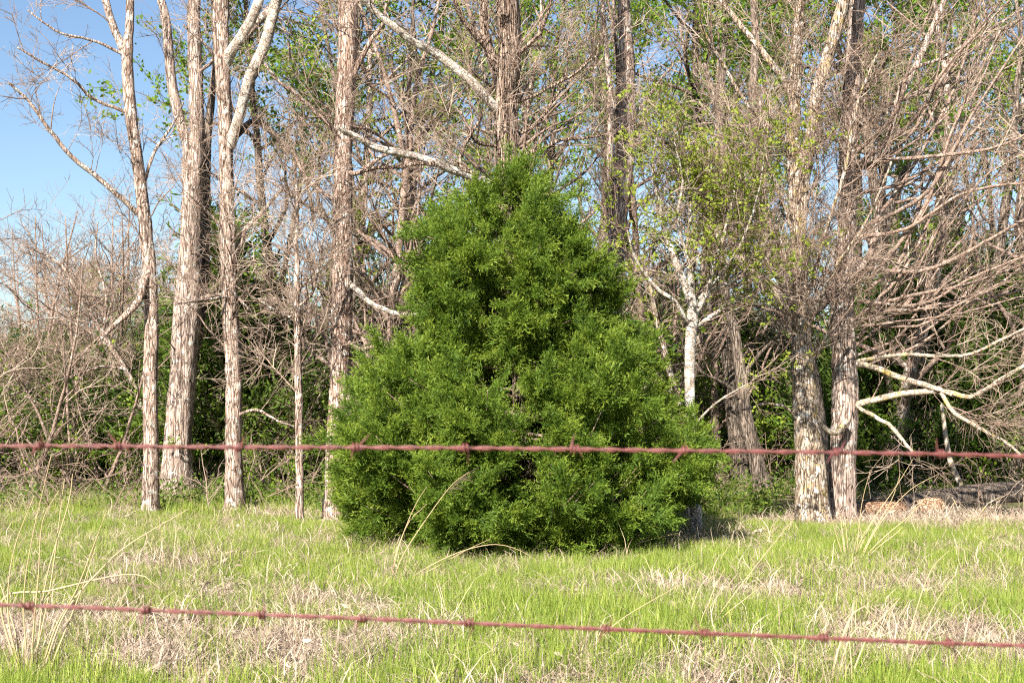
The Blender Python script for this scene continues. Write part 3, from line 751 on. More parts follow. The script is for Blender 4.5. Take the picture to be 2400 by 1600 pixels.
# ------------------------------------------------------------------ cedar in front
PROFILE = np.array([[4.33, .0, .02], [4.2, .04, .12], [4.02, .30, .24], [3.86, .80, .34], [3.7, .98, .48], [3.45, 1.06, .72], [3.07, 1.02, .92], [2.75, .86, 1.04], [2.33, .80, 1.18], [2.2, 1.30, 1.3],
                    [2.05, 1.58, 1.42], [1.84, 1.70, 1.50], [1.35, 1.90, 1.82], [.95, 2.06, 2.06], [.62, 2.0, 1.9], [.38, 1.7, 1.5], [.1, 1.3, 1.25]])[::-1]
def env(h, th):
    l = np.interp(h, PROFILE[:, 0], PROFILE[:, 1]); r = np.interp(h, PROFILE[:, 0], PROFILE[:, 2])
    side = np.where(np.cos(th) > 0, r, l); avg = (l + r) / 2
    return 1.07 * np.sqrt(np.cos(th) ** 2 * side ** 2 + np.sin(th) ** 2 * avg ** 2)

def make_cedar(root, n_br, key, scale, prof_env, top, dens=1.0, trunk_mat='bark_shaggy', spray_sc=1.0):
    T = Tubes(); zs = np.linspace(-.1, top * .93, 24)
    tr = np.stack([.04 * np.sin(zs * 1.3), .04 * np.cos(zs * 1.7), zs], -1); T.add(tr, np.linspace(.12, .012, 24) * scale, 12, .06, .3)
    link('trunk', T.mesh('trunk', M[trunk_mat]), root)
    B = Tubes(); sp, sd, ss = [], [], []
    big = key == 'cedar_bough'
    for i in range(n_br):
        ht = top * (1 - ((i + rng.uniform(0, 1)) / n_br) ** .68) * .985 + .07
        th = i * 2.39996 + rng.normal(0, .35)
        r = float(prof_env(ht, th)) * rng.uniform(.80, 1.05)
        tip = np.array([r * math.cos(th), r * math.sin(th), ht])
        h0 = max(.1, ht - r * rng.uniform(.2, .6)); h0 = min(h0, top * .9)
        p0 = np.array([0, 0, h0]); L = np.linalg.norm(tip - p0)
        mid = (p0 + tip) / 2 + np.array([0, 0, -.08 * L]) + rng.normal(0, .05 * L, 3)
        P = spline([p0, mid, tip], .14)
        B.add(P, np.linspace(.008 + .010 * L, .004, len(P)), 4)
        nb = int((4 + 8.5 * L) * dens)
        for _ in range(nb):
            f = 1 - rng.uniform(0, 1) ** 1.25 * .75; k = min(len(P) - 2, int(f * (len(P) - 1)))
            t = norm(P[k + 1] - P[k]); d = norm(t + rng.normal(0, .6, 3) + np.array([0, 0, .3]))
            if big:
                sp.append(P[k] + (P[k + 1] - P[k]) * rng.uniform()); sd.append(d); ss.append(rng.uniform(.65, 1.15)); continue
            l = rng.uniform(.18, .5) * scale * (.6 + .4 * min(1, L))
            q = wob_line(P[k], d, l, 4, .16, .05); B.add(q, np.linspace(.005, .002, 5), 3, cap=False)
            for k2 in range(5):
                for _ in range(rng.integers(1, 3)):
                    dd = norm(norm(q[min(4, k2 + 1)] - q[max(0, k2 - 1)]) + rng.normal(0, .5, 3) + np.array([0, 0, .15]))
                    sp.append(q[k2]); sd.append(dd); ss.append(rng.uniform(.6, 1.15) * spray_sc)
    link('branchwork', B.mesh('branchwork', M['branch']), root, kind='stuff')
    sp = np.array(sp); sp[:, 2] = np.maximum(sp[:, 2], .06)
    (scatter if big else bake)('foliage', key, sp, euler_dir(np.array(sd)), np.array(ss), root)

c0 = at(1210, 960, 16.3); c0[2] = float(gz(c0[0], c0[1]))
cedar = thing('cedar_tree', 'full bright green cedar with a broad ragged cone of foliage in the grass', 'cedar', c0)
make_cedar(cedar, 230, 'cedar_bough', 1.0, env, 4.3)

# ------------------------------------------------------------------ trees of the wood behind
def copy_tree(root, loc, rz, sc, label=None, group=None):
    r = root.copy(); COL.objects.link(r); r.location = [float(c) for c in loc]; r.rotation_euler = (0, 0, rz); r.scale = (sc,) * 3
    if label: r['label'] = label
    if group: r['group'] = group
    for ch in list(root.children):
        c = ch.copy(); COL.objects.link(c); c.parent = r
    return r

def wood_tree(name, label, group, h, r0, bark_mat, twig, leaf, leafkey, lean=.05, first=.3, nl=14, spray=1.8, stems=1, llen=.3, cat='tree', ssc=1.15, lsc=1.0):
    t = Tree(name, label, cat, (0, 0, 0), group, bark_mat, twig)
    t.lm = 3 if leaf > .6 else 1
    for sidx in range(stems):
        a0 = rng.uniform(0, 6.28); off = np.array([math.cos(a0), math.sin(a0), 0]) * (.15 if stems > 1 else 0)
        d = norm(np.array([math.cos(a0) * lean * (3 if stems > 1 else 1), math.sin(a0) * lean * (3 if stems > 1 else 1), 1]))
        P = wob_line(off + np.array([0, 0, -.15]), d, h * rng.uniform(.85, 1.05), 14, .07, .05)
        P = spline(np.hstack([P, np.linspace(r0, r0 * .18, 15)[:, None]]), .3)
        t.stem(P, 'trunk', 9, .05, .2)
        n = len(P)
        for _ in range(nl):
            f = rng.uniform(first, .97); k = int(f * (n - 1)); a = rng.uniform(0, 6.28)
            d = norm(np.array([math.cos(a), math.sin(a), rng.uniform(.25, 1.2)]))
            l = h * llen * rng.uniform(.6, 1.2) * (1.15 - .7 * f)
            m = max(5, int(l / .3)); q = wob_line(P[k, :3], d, l, m, .14, .06)
            rr = np.linspace(min(P[k, 3] * .6, .01 + .016 * l), .006, m + 1)
            t.br.add(q, rr, 5)
            t.sub(np.hstack([q, rr[:, None]]), 1.6, l * .38, maxl=1, f0=.2, spray=spray, leaf=leaf, ssc=ssc)
    t.ls = [x * lsc for x in t.ls]
    return t.finish(leafkey, M['bark_dark'] if 'dark' in twig else M['branch'])  # branches darkened along with the twigs that have shade in their colour

ANCH = [(352, 'slim forked tree'), (425, 'stout ridged tree'), (550, 'pale-limbed tree'), (703, 'thin sapling'), (790, 'doubled trunk'), (1190, 'bright cedar'), (1455, 'tall pale trunk'),
        (1632, 'white-barked tree'), (1780, 'leaning dark tree'), (1905, 'lichened tree'), (1975, 'fan-limbed tree'), (2230, 'dark fallen trunk')]
def where(px):
    xs_ = [a for a, _ in ANCH]; k = int(np.argmin([abs(px - a) for a in xs_]))
    if abs(px - xs_[k]) < (200 if ANCH[k][1] == 'bright cedar' else 40): return 'behind the ' + ANCH[k][1]
    i_ = int(np.searchsorted(xs_, px))
    if i_ == 0: return 'beside the open sky'
    if i_ == len(xs_): return 'past the dark fallen trunk'
    return 'between %s and %s' % (ANCH[i_ - 1][1], ANCH[i_][1])
def depth_word(Y): return 'close' if Y < 26.5 else 'farther back' if Y < 35 else 'deep inside' if Y < 46 else 'far inside'

def place(protos, spots, zrot=True):
    used = set()
    kinds = [p['label'] for p in protos]
    for (x, y, k, sc) in spots:
        loc = (x, y, float(gz(x, y)))
        p = protos[k]
        if k not in used:
            used.add(k); p.location = loc; p.rotation_euler = (0, 0, rng.uniform(0, 6.28)); p.scale = (sc,) * 3
        else: p = copy_tree(p, loc, rng.uniform(0, 6.28), sc)
        p['label'] = '%s %s, %s' % (kinds[k], depth_word(y), where(x / y * FPX + PW / 2))

def px_spot(px, Y, k, sc): return (float(at(px, 960, Y)[0]), Y, k, sc)

GB = 'leafing trees of the wood behind'
leafy = [wood_tree('tree', 'tall green-leaved tree', GB, 12.5, .17, 'bark_dark', 'twig_far_shade_dark', .95, 'leaf_green', nl=20, lsc=1.2, spray=1.6),
         wood_tree('tree', 'yellow-budding slender tree', GB, 10.5, .13, 'bark_dark', 'twig_far_shade_dark', .85, 'leaf_yellow', nl=16, first=.22, lsc=1.7, spray=1.3),
         wood_tree('tree', 'thin-leaved dark-trunked tree', GB, 11.5, .15, 'bark_dark', 'twig_far_shade_dark', .8, 'leaf_green', nl=17, first=.35, spray=1.2)]
spots = [px_spot(*a) for a in [(690, 27.5, 0, .85), (905, 26.5, 1, .9), (1300, 27, 1, .9), (1745, 27.5, 0, .95), (2110, 27, 0, 1.0), (1960, 31, 0, 1.0), (2330, 27.5, 2, 1.0), (720, 31, 0, .95), (640, 38, 2, .95), (880, 28, 1, .95), (960, 34, 0, 1.0), (1060, 40, 0, 1.0), (1290, 30, 2, .95), (1340, 37, 0, 1.05), (1560, 33, 1, .9), (1640, 42, 0, 1.05),
         (1760, 36, 0, 1.0), (2080, 29, 2, 1), (2150, 38, 0, 1.05), (2290, 33, 0, 1.0), (2380, 42, 2, 1.05), (1500, 45, 2, 1.0), (1180, 46, 2, 1.0), (2420, 29, 1, .9), (560, 48, 1, .75), (1680, 54, 2, 1.0)]]
place(leafy, spots)

GL = 'bare tall trees inside the wood'
bare = [wood_tree('tree', 'bare tall grey-limbed tree', GL, 12.0, .15, 'bark_grey', 'twig_far', .12, 'leaf_yellow', nl=22, first=.18, spray=.7, llen=.3),
        wood_tree('tree', 'bare crooked brown-limbed tree', GL, 10.0, .11, 'branch', 'twig_far', .15, 'leaf_yellow', nl=22, first=.15, spray=.7, llen=.34, lean=.12)]
place(bare, [px_spot(*a) for a in [(745, 30, 0, 1), (870, 23, 1, .95), (1035, 24.5, 1, 1), (1110, 29, 0, 1), (1300, 24, 1, 1), (1360, 29, 0, .95), (1540, 27, 1, .95), (1590, 31, 0, 1), (1690, 28, 1, .9),
       (2075, 26, 0, .95), (2140, 32, 1, 1.05), (2300, 34, 0, 1), (2370, 26.5, 1, 1), (480, 36, 1, .8), (90, 33, 1, .62), (200, 38, 1, .7), (300, 43, 1, .8)]])

GS = 'bare brushy trees at the wood edge'
brushy = [wood_tree('brushy_tree', 'bare many-stemmed brushy tree', GS, 4.6, .045, 'branch', 'twig_far', .10, 'leaf_yellow', lean=.16, first=.15, nl=12, spray=1.1, stems=3, llen=.32, cat='small tree', ssc=.95),
          wood_tree('brushy_tree', 'bare tangled pinkish tree', GS, 6.2, .06, 'branch', 'twig_far', .10, 'leaf_yellow', lean=.12, first=.15, nl=17, spray=1.1, stems=2, llen=.33, cat='small tree', ssc=.95),
          wood_tree('brushy_tree', 'bare slim tree with shade-tinted twigs', GS, 7.5, .07, 'bark_dark', 'twig_far_shade_dark', .2, 'leaf_green', lean=.1, first=.15, nl=20, spray=1.0, stems=1, llen=.26, cat='small tree', ssc=1)]
spots = [px_spot(*a) for a in [(40, 24, 0, 1), (130, 27, 1, .9), (215, 25, 0, .9), (60, 31, 1, 1.0), (170, 34, 2, .95), (270, 29, 1, .95), (330, 33, 2, .9), (-60, 27, 1, 1.0), (480, 33, 1, .9), (640, 27, 0, .95),
         (740, 27, 0, .9), (860, 27, 1, .8), (930, 30, 2, .9), (1330, 28, 1, .85), (1500, 28, 0, .95), (1560, 31, 2, .85), (1700, 33, 1, .9), (1830, 35, 2, .9), (2130, 34, 2, .8), (2230, 34, 1, .9), (2320, 28, 0, .95), (2400, 30, 1, 1.0),
         (100, 39, 2, .95), (240, 42, 2, .95), (400, 40, 2, .9), (20, 44, 1, 1.1), (1120, 34, 2, .9), (2350, 38, 2, 1), (560, 38, 2, .85), (430, 47, 2, 1.0), (310, 52, 2, 1.0), (10, 38, 1, 1.1), (80, 46, 1, 1.3), (150, 42, 1, 1.1), (230, 50, 1, 1.3), (370, 44, 1, 1.1), (500, 44, 1, 1.1)]]
place(brushy, spots)

GR = 'green-leaved shrubs under the trees'
shrubs = [wood_tree('leafy_shrub', 'low green-leaved shrub', GR, 1.7, .02, 'branch', 'twig', 1.0, 'leaf_green', lean=.3, first=.1, nl=9, spray=4, stems=4, llen=.45, cat='shrub', ssc=.5, lsc=.7),
          wood_tree('leafy_shrub', 'tall loose green shrub', GR, 3.2, .03, 'branch', 'twig', .95, 'leaf_weed', lean=.2, first=.12, nl=12, spray=3.2, stems=3, llen=.38, cat='shrub', ssc=.7, lsc=1.5)]
place(shrubs, [px_spot(*a) for a in [(20, 25, 0, 1), (110, 26, 1, .8), (200, 28, 1, .9), (290, 25.5, 0, 1), (340, 30, 1, 1), (500, 26, 0, 1.1), (610, 26.5, 1, .9), (665, 24, 0, .7), (720, 27, 1, 1), (880, 27, 1, 1.1), (1500, 28, 1, 1.0), (1560, 24, 0, 1.0), (1690, 29, 0, 1.1),
       (1730, 31, 1, 1), (1830, 28.5, 0, 1.1), (1850, 32, 1, 1.1), (2070, 27, 1, .9), (2160, 26, 0, 1.1), (2260, 27.5, 1, 1), (2350, 26, 0, 1.2), (2400, 29, 1, 1.1), (-40, 27, 1, 1), (1030, 31, 1, 1.3), (1400, 31, 1, 1.3)]])

def cone_env(h, th, H=3.6, W=1.25):
    return W * np.clip(1 - h / H, 0.02, 1) ** .75 * (1 + .18 * np.sin(3 * th + 2 * h))
fc = []
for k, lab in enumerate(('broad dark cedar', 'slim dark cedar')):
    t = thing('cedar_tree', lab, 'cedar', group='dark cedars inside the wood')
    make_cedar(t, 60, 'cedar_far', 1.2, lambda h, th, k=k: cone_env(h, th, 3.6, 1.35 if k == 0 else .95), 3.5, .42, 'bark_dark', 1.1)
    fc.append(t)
spots = [px_spot(*a) for a in [(505, 27, 1, 1.5), (590, 28, 0, 1.3), (300, 30, 0, .95), (190, 28, 0, .8), (90, 29, 0, .85), (650, 31, 0, 1.1), (10, 31, 0, .9), (400, 31, 0, 1.1), (730, 29, 1, .9), (250, 35, 0, 1.0), (130, 36, 0, 1.0), (850, 31, 1, 1.2),
         (2060, 27, 0, 1.15), (2140, 28, 0, 1.35), (2240, 27, 0, 1.1), (2320, 29, 0, 1.4), (2400, 27, 0, 1.2), (2190, 33, 1, 1.7), (2290, 36, 0, 1.6), (1120, 30, 0, 1.2), (1340, 32, 0, 1.2), (1510, 32, 0, 1.2), (1580, 35, 1, 1.4), (1700, 36, 0, 1.2), (1760, 33, 1, 1.1), (1840, 35, 0, 1.3), (930, 33, 0, 1.2), (2470, 29, 0, 1.3), (-60, 31, 0, 1.0), (1000, 36, 1, 1.6), (520, 35, 0, 1.3)]]
place(fc, spots)

# far wood: one mass of trunks, twigs and leaves
n = 2600
wx = rng.uniform(-45, 45, n); wy = rng.uniform(56, 84, n); topz = 5.6 + 1.8 * np.sin(wx * .35) + 1.2 * np.sin(wx * .9 + 1) + np.where(wx > -12, .8, -.8)
wz = rng.uniform(.1, 1, n) ** .8 * topz
T = Tubes()
for _ in range(110):
    x, y = rng.uniform(-45, 45), rng.uniform(56, 84)
    P = wob_line((x, y, -.2), (rng.normal(0, .05), 0, 1), rng.uniform(6, 9), 8, .06, .04); T.add(P, np.linspace(rng.uniform(.08, .16), .03, 9), 6)
fw = link('far_wood', T.mesh('far_wood', M['bark_dark']), kind='stuff', label='distant mass of dark trunks and thin foliage closing the wood', category='woodland')
dirs = norm(rng.normal(0, 1, (n, 3)) + np.array([0, 0, .7]))
scatter('twig_growth', 'twig_shade_dark', np.stack([wx, wy, wz], -1), euler_dir(dirs), rng.uniform(1.6, 2.8, n), fw)
k = rng.uniform(0, 1, n) < .5
scatter('foliage', 'leaf_weed', np.stack([wx, wy, wz * .8], -1)[k], euler_dir(dirs[k]), rng.uniform(2.2, 4.5, k.sum()), fw)

# ------------------------------------------------------------------ grass, thatch and weeds
def fbm(x, y):
    return (np.sin(x * 1.1 + 1.7 * np.sin(y * .8)) + np.sin(y * 1.3 + 1.9 * np.sin(x * .7 + 2)) + .7 * np.sin(x * 2.7 + y * 2.1 + 1) + .6 * np.sin(x * 4.1 - y * 3.7) + .5 * np.sin(-x * 6.3 + y * 7.1)) / 3.8

def frustum_points(density, y0, y1, margin=1.2):
    A = 0.40 * (y1 ** 2 - y0 ** 2) + 2 * margin * (y1 - y0)
    n = int(A * density)
    y = np.sqrt(rng.uniform(y0 ** 2, y1 ** 2, n)); x = rng.uniform(-1, 1, n) * (.40 * y + margin)
    return x, y

DRY = [(ground_at(px, py), sx, sy, w) for px, py, sx, sy, w in [(150, 1500, 1.2, 1.2, 1.1), (450, 1560, 1.0, .7, 1.0), (650, 1530, 1.0, .8, 1.1), (850, 1530, .5, .5, 1.0), (480, 1330, .9, 1.0, .6), (2330, 1530, .8, .8, 1.2), (1780, 1400, 1.1, 1.0, .8),
       (2050, 1400, .9, .8, .5), (2180, 1230, 2.0, .8, .8), (300, 1290, .8, .9, .7), (1900, 1570, .9, .5, .6), (1200, 1300, 1.6, .5, .7), (730, 1430, .6, .7, .6), (2250, 1400, .8, .8, .4)]]
def dryness(x, y):
    d = .42 * fbm(x * 1.3, y * 1.3) + .27 - .012 * (y - 12)
    for g, sx, sy, w in DRY: d = d + .6 * w * np.exp(-((x - g[0]) / sx) ** 2 - ((y - g[1]) / sy) ** 2)
    return d

x, y = frustum_points(46, 4.5, 22.0)
dr = dryness(x, y)
keep = rng.uniform(0, 1, len(x)) > np.clip(dr * 1.05, 0, .88)
edge = 20.9 + .5 * np.sin(x * .9) - 1.6 / (1 + np.exp(-(x - 3.6) * 2))
keep &= y < edge + rng.normal(0, .25, len(x))
x1, y1 = x[keep], y[keep]
eu = np.stack([rng.normal(0, .10, len(x1)), rng.normal(0, .10, len(x1)), rng.uniform(0, 6.28, len(x1))], -1)
sc = rng.uniform(.65, 1.15, len(x1)) * (1 + .25 * fbm(x1 * .8 + 5, y1 * .8)) * np.clip(1.15 - (y1 - 12) * .055, .62, 1.1)
scatter('field_grass', 'grass', np.stack([x1, y1, gz(x1, y1)], -1), eu, sc, label='bright spring green grass covering the field', category='grass')
x, y = frustum_points(38, 4.5, 22.0)
dr = dryness(x, y)
keep = rng.uniform(0, 1, len(x)) < np.clip(dr * 1.5, .12, 1)
x2, y2 = x[keep], y[keep]
eu = np.stack([rng.normal(0, .15, len(x2)), rng.normal(0, .15, len(x2)), rng.uniform(0, 6.28, len(x2))], -1)
scatter('dead_grass', 'straw', np.stack([x2, y2, gz(x2, y2)], -1), eu, rng.uniform(.8, 1.5, len(x2)), label='matted tan dead grass lying in patches through the field', category='dead grass')
x, y = frustum_points(1.7, 5, 20.5)
dr = dryness(x, y)
k = rng.uniform(0, 1, len(x)) < np.clip(dr * 1.3, .25, 1)
x, y = x[k], y[k]
eu = np.stack([rng.normal(0, .15, len(x)), rng.normal(.15, .15, len(x)), rng.normal(0, .9, len(x))], -1)
scatter('straw_strands', 'long_straw', np.stack([x, y, gz(x, y)], -1), eu, rng.uniform(.5, 1.15, len(x)), label='loose pale straw strands standing and leaning through the green grass', category='straw')
def by_logs(x, y): return (x > 4.0) & (x < 9.5) & (y < 24.5)
# undergrowth of the wood edge
x, y = frustum_points(17, 20.3, 44, 2)
k = (fbm(x, y) > -.35) & ~((y < 21.3) & (x < 2.0)) & ~by_logs(x, y)
x, y = x[k], y[k]
d = norm(rng.normal(0, .6, (len(x), 3)) + np.array([0, 0, 1.0]))
scatter('undergrowth', 'leaf_weed', np.stack([x, y, gz(x, y) + .02], -1), euler_dir(d), rng.uniform(.5, 1.3, len(x)), label='low leafy green weeds on the floor of the wood', category='weeds')
x, y = frustum_points(10, 20.5, 40, 2)
k = ~by_logs(x, y); x, y = x[k], y[k]
eu = np.stack([rng.normal(0, .1, len(x)), rng.normal(0, .1, len(x)), rng.uniform(0, 6.28, len(x))], -1)
scatter('wood_grass', 'grass', np.stack([x, y, gz(x, y)], -1), eu, rng.uniform(.9, 1.5, len(x)), label='thin green grass under the trees at the wood edge', category='grass')
x, y = frustum_points(6, 20.6, 36, 2)
k = (fbm(x * 1.4 + 3, y * 1.2) > -.1) & ~(by_logs(x, y) & (rng.uniform(0, 1, len(x)) < .93))
x, y = x[k], y[k]
d = norm(rng.normal(0, .8, (len(x), 3)) + np.array([0, 0, .55]))
scatter('dry_brush', 'twig', np.stack([x, y, gz(x, y) + .02], -1), euler_dir(d), rng.uniform(.5, 1.3, len(x)), label='low tangle of dry tan brush along the wood edge', category='brush')

x, y = frustum_points(8, 21.3, 29, 2)
k = (fbm(x * .9 + 8, y * .9) > .15) & ~by_logs(x, y)
x, y = x[k], y[k]
eu = np.stack([rng.normal(0, .2, len(x)), rng.normal(0, .2, len(x)), rng.uniform(0, 6.28, len(x))], -1)
scatter('edge_straw', 'straw', np.stack([x, y, gz(x, y)], -1), eu, rng.uniform(1.2, 2.4, len(x)), label='arching dry grass and sedge along the shaded wood edge', category='dry grass')
# ------------------------------------------------------------------ tussocks and tall dry stalks
tus = [blades(230, .20, .34, .006, .5, 2.6, 4, .75, M['straw'], 'blade_mass', .5, .5) for _ in range(3)]
GT = 'drooping dead grass tussocks'
for i, (px, py, s) in enumerate([(850, 1560, 1.0), (815, 1560, .8), (2330, 1570, 1.1), (2270, 1500, 1.0), (2390, 1520, 1.0), (310, 1300, .8), (480, 1325, .7), (740, 1440, .9), (1200, 1540, .6), (620, 1520, .9), (1800, 1420, .7), (2020, 1400, .7),
                                 (110, 1500, 1.1), (40, 1540, 1.1), (380, 1570, 1.0), (250, 1430, .8), (1150, 1325, .9), (1230, 1318, .9), (1060, 1325, .7), (1310, 1315, .8), (560, 1450, .7), (1560, 1400, .7), (2130, 1460, .7), (2000, 1560, .6)]):
    g = ground_at(px, py)
    w_ = where(px).replace('behind the', 'before the').replace('between', 'before the gap between')
    lab = '%s dead grass tussock, %s' % ('near drooping' if py > 1450 else 'drooping', w_)
    if 16 <= i <= 19: lab = 'dry dead grass tussock tucked against the foot of the bright cedar'
    t = thing('grass_tussock', lab, 'grass tussock', g, rng.uniform(0, 6.28), GT)
    t.scale = (s,) * 3
    link('blade_mass', tus[i % 3], t, kind='stuff')

def stalk_clump(label, base_px, stalks, Y=None, w=.012):
    g = ground_at(*base_px) if Y is None else np.array([at(base_px[0], 960, Y)[0], Y, float(gz(at(base_px[0], 960, Y)[0], Y))])
    t = thing('dry_grass_clump', label, 'dry grass', g, 0, 'tall dry grass clumps')
    for st in stalks:
        pts = st[0] if isinstance(st, tuple) else st
        plume = isinstance(st, tuple)
        n = len(pts); dy = rng.uniform(-.25, .25); rows = []
        b = g + np.array([rng.normal(0, .04), rng.normal(0, .05), -.03])
        for i, (x, y) in enumerate(pts):
            p = at(x, y, g[1] + dy * i / n); rows.append([*p, 1 - .75 * i / max(1, n - 1)])
        if np.linalg.norm(np.array(rows[0][:3]) - b) > .12 and rows[0][2] > b[2] + .1: rows.insert(0, [*b, 1.1])
        else: rows[0][2] = b[2]
        P = spline(rows, .07); T = Tubes(); T.add(P[:, :3] - g, P[:, 3] * w / 2, 5)
        o = link('stalk', T.mesh('stalk', M['stalk']), t)
        if plume:
            F = Tubes(); q = P[-6:, :3] - g; dirn = norm(q[-1] - q[0])
            for _ in range(28):
                p = q[0] + (q[-1] - q[0]) * rng.uniform(0, 1.15); d = norm(dirn + np.array([.5, 0, -.2]) + rng.normal(0, .35, 3))
                F.add(wob_line(p, d, rng.uniform(.06, .14), 3, .15, -.08), np.linspace(.0016, .0008, 4), 3, cap=False)
            link('plume', F.mesh('plume', M['straw']), o)
    B = blades(60, .07, .32, .006, .3, 1.2, 3, .2, M['straw'], 'base_blades')
    link('leaf_tuft', B, t, kind='stuff')

stalk_clump('dry stalks with a feathery plume leaning right before the cedar', (915, 1372),
    [([(915, 1372), (945, 1300), (1010, 1200), (1060, 1135), (1100, 1105)],), [(912, 1372), (935, 1280), (970, 1190), (1000, 1140)], [(910, 1372), (930, 1290), (960, 1220), (985, 1195), (1000, 1180)],
     [(925, 1372), (1000, 1330), (1080, 1292), (1160, 1275), (1220, 1290), (1260, 1315)], [(930, 1374), (1010, 1335), (1090, 1290), (1150, 1262)], [(905, 1372), (905, 1340), (902, 1330)]])
stalk_clump('sheaf of tall curved tan stalks before the right side of the cedar', (1368, 1322),
    [[(1352, 1320), (1360, 1240), (1385, 1160), (1420, 1100), (1435, 1085)], [(1360, 1322), (1375, 1230), (1410, 1150), (1450, 1105)], [(1370, 1322), (1400, 1240), (1440, 1170), (1480, 1110), (1520, 1072)],
     [(1378, 1322), (1410, 1230), (1445, 1165), (1500, 1105)], [(1390, 1322), (1430, 1250), (1480, 1200), (1530, 1158)], [(1392, 1322), (1440, 1240), (1480, 1195), (1515, 1150)], [(1365, 1322), (1340, 1260), (1338, 1235)],
     [(1400, 1325), (1450, 1290), (1520, 1265), (1600, 1246)], [(1380, 1325), (1400, 1270), (1430, 1210), (1460, 1165)]])
stalk_clump('spreading clump of dry tan stalks on the grass before the right trees', (1990, 1320),
    [[(1985, 1318), (1965, 1270), (1948, 1210)], [(1988, 1318), (1975, 1250), (1968, 1200)], [(1990, 1320), (1985, 1260), (1980, 1210)], [(1995, 1320), (2020, 1260), (2060, 1195)], [(2000, 1320), (2040, 1230), (2100, 1140), (2140, 1075)],
     [(2005, 1320), (2050, 1240), (2090, 1170), (2110, 1110)], [(2010, 1320), (2060, 1230), (2130, 1150), (2200, 1110)], [(2005, 1322), (2070, 1260), (2140, 1200), (2180, 1150)], [(2010, 1322), (2060, 1280), (2110, 1240), (2150, 1180)], [(2000, 1320), (2010, 1270), (2020, 1180), (2040, 1100)]])
stalk_clump('stout pale dry stalks with bent-over tips in the near grass', (1960, 1590),
    [[(1945, 1640), (1955, 1560), (1975, 1490), (2000, 1435), (2025, 1420), (2050, 1445), (2075, 1475)], [(1955, 1640), (1970, 1570), (1985, 1510), (2010, 1470), (2035, 1475), (2045, 1500)], [(1975, 1630), (2005, 1560), (2040, 1480), (2110, 1400)], [(1995, 1620), (1996, 1560), (1990, 1500)]], Y=7.8, w=.016)
stalk_clump('tall dry straw clump with long leaning stalks over the lower wire', (75, 1597),
    [[(62, 1597), (83, 1535), (114, 1397), (135, 1250), (151, 1122)], [(66, 1597), (60, 1500), (55, 1404), (74, 1267), (120, 1067)], [(80, 1597), (90, 1500), (110, 1350), (160, 1180), (170, 1110)], [(90, 1595), (150, 1440), (240, 1330), (310, 1270), (444, 1191)],
     [(85, 1597), (130, 1470), (180, 1380), (230, 1250), (250, 1195)], ([(40, 1560), (5, 1405), (110, 1385), (196, 1364), (286, 1346), (340, 1350), (370, 1375)],), [(70, 1597), (78, 1480), (90, 1350), (100, 1220), (138, 1150)], [(60, 1597), (20, 1450), (30, 1300), (80, 1160)],
     [(100, 1597), (160, 1460), (195, 1370), (225, 1280)], [(50, 1597), (40, 1500), (5, 1380), (-30, 1300)]], w=.014)
stalk_clump('long single straw leaning far right across the grass below the white-barked tree', (1655, 1478), [[(1655, 1478), (1700, 1420), (1760, 1340), (1862, 1213)], [(1660, 1478), (1700, 1440), (1750, 1400), (1800, 1360)], [(1650, 1476), (1665, 1400), (1700, 1330)]], w=.011)
stalk_clump('upright leaning straw in the near grass right of the bent stalks', (2112, 1598), [[(2112, 1598), (2130, 1500), (2150, 1420), (2185, 1330), (2225, 1290)], [(2120, 1598), (2150, 1500), (2200, 1400), (2240, 1345)]], w=.010)
stalk_clump('fallen pale straw arching low over the middle of the field', (1368, 1554), [[(1368, 1554), (1385, 1521), (1454, 1452), (1592, 1370)], [(1372, 1554), (1440, 1535), (1480, 1528), (1520, 1545)]], w=.011)

# ------------------------------------------------------------------ fallen wood
def log(name, label, cat, pts, mat, rough=.08, step=.12, k=14, lift=True):
    rows = []
    for x, y, w in pts:
        g = ground_at(x, y); r = w / FPX * g[1] / 2
        rows.append([g[0], g[1], g[2] + r * .7, r])
    P = spline(rows, step); o = np.array([P[0, 0], P[0, 1], float(gz(P[0, 0], P[0, 1]))])
    t = thing(name, label, cat, o)
    T = Tubes(); T.add(P[:, :3] - o, P[:, 3], k, rough)
    link('log_body' if cat == 'log' else 'main_stem', T.mesh('log', M[mat]), t)
    return t, P, o
log('fallen_log', 'short reddish barkless log beside the foot of the right pair of trees', 'log', [(1985, 1212, 32), (2050, 1210, 40), (2115, 1206, 34)], 'logwood')
log('fallen_log', 'long dark fallen trunk lying in shade at the wood edge', 'log', [(2105, 1196, 40), (2200, 1190, 52), (2320, 1180, 56), (2480, 1170, 60)], 'bark_dark')
log('fallen_log', 'stubby pale cut log leaning on the dark fallen trunk', 'log', [(2150, 1204, 34), (2178, 1202, 42), (2205, 1200, 38)], 'logwood')
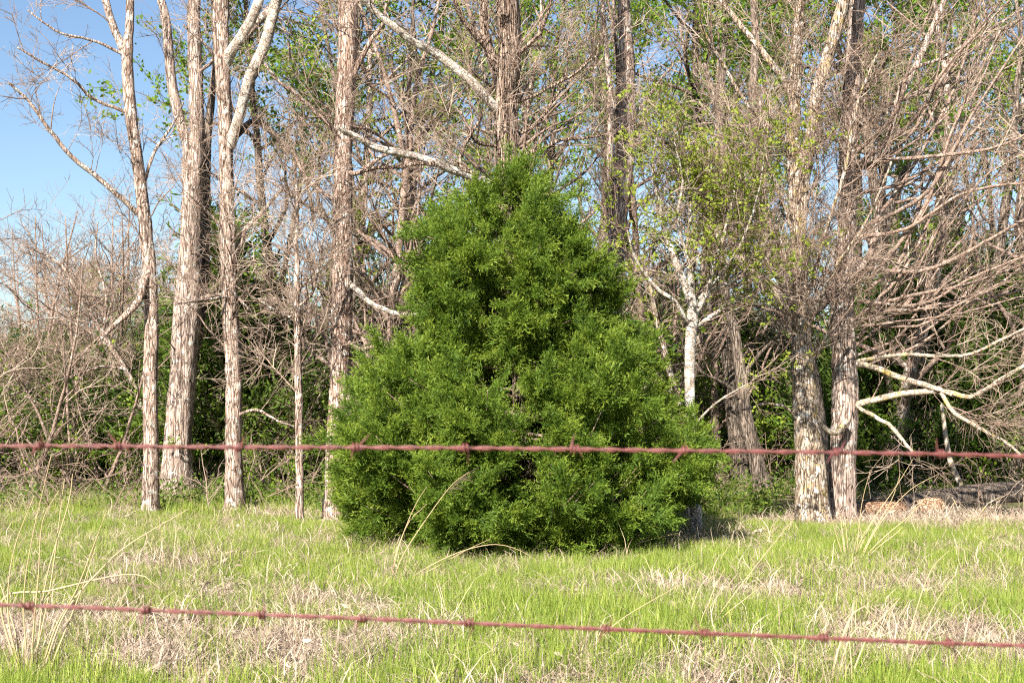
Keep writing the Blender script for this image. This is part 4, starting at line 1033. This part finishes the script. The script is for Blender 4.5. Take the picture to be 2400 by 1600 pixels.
for lab, pts in (('pale fallen branch lying at the grass edge by the dark fallen trunk', [(2070, 1234, 6), (2130, 1226, 10), (2210, 1230, 12), (2280, 1220, 16), (2345, 1224, 14)]),
                 ('pale weathered branch lying in the grass left of the slim grey tree', [(238, 1196, 8), (270, 1190, 14), (305, 1194, 16), (328, 1206, 10)]),
                 ('thin dark stick lying in the near grass below the lower wire', [(1690, 1550, 6), (1730, 1530, 6), (1770, 1528, 5), (1825, 1510, 3)])):
    t, P, o = log('fallen_branch', lab, 'branch', pts, 'bark_dark' if 'dark stick' in lab else 'deadwood', .1, .08, 8)
    if 'fallen branch' in lab:
        for _ in range(7):
            j = rng.integers(2, len(P) - 1); T = Tubes()
            T.add(wob_line(P[j, :3], rng.normal(0, 1, 3) * [1, .6, .3] + [0, 0, .6], rng.uniform(.25, .6), 6, .2) - o, np.linspace(.012, .004, 7), 5); link('side_twig', T.mesh('side_twig', M['deadwood']), t)

# ------------------------------------------------------------------ barbed wires
WY = 1.62
def barbed_wire(label, pts, barbs):
    rows = [list(at(x, y, WY)) for x, y in pts]
    C = spline(rows, .004)
    t = thing('barbed_wire', label, 'barbed wire', C[0])
    o = C[0]
    s = np.concatenate([[0], np.cumsum(np.linalg.norm(np.diff(C, axis=0), axis=1))])
    tn = norm(np.gradient(C, axis=0)); u = norm(np.cross(tn, [0, 1, 0])); v = np.cross(tn, u)
    for k in range(2):
        a = s / .058 * 2 * math.pi + k * math.pi + .4 * np.sin(s * 9)
        P = C + .0013 * (np.cos(a)[:, None] * u + np.sin(a)[:, None] * v)
        T = Tubes(); T.add(P - o, np.full(len(P), .0014), 8); link('strand', T.mesh('strand', M['rust']), t)
    for bx in barbs:
        i = int(np.argmin(np.abs(C[:, 0] - at(bx, 960, WY)[0]))); c = C[i]
        ph = rng.uniform(0, 6.28); n = 30; f = np.linspace(0, 1, n); a = ph + f * 2 * 2 * math.pi
        coil = c + tn[i] * ((f - .5) * .0085)[:, None] + .0044 * (np.cos(a)[:, None] * u[i] + np.sin(a)[:, None] * v[i])
        flip = rng.choice([-1, 1])
        def end(q, q1, sgn):
            d = norm(u[i] * sgn * flip * rng.uniform(.7, 1) + rng.normal(0, .28, 3) + tn[i] * sgn * .2); return q + d * rng.uniform(.013, .019)
        P = np.vstack([end(coil[0], coil[1], -1), coil, end(coil[-1], coil[-2], 1)])
        T = Tubes(); r = np.full(len(P), .0013); r[0] = r[-1] = .0003; T.add(P - o, r, 6); link('barb', T.mesh('barb', M['rust']), t)
S_ = 2400 / 2352
barbed_wire('upper rusty barbed wire strung across before the cedar', [(-1500, 1052), (0, 1024 * S_), (450 * S_, 1026 * S_), (1050 * S_, 1028.5 * S_), (1500 * S_, 1034 * S_), (2000 * S_, 1040 * S_), (2400, 1047 * S_), (3900, 1105)], [-380, -120, 100, 282, 561, 839, 1090, 1345, 1605, 1960, 2208, 2470, 2740])
barbed_wire('lower rusty barbed wire sloping down across the grass', [(-1500, 1372), (0, 1388 * S_), (400 * S_, 1403 * S_), (840 * S_, 1420 * S_), (1300 * S_, 1440 * S_), (1900 * S_, 1465 * S_), (2400, 1482 * S_), (3900, 1555)], [-420, -170, 85, 344, 616, 848, 1100, 1416, 1645, 1924, 2216, 2490, 2760])
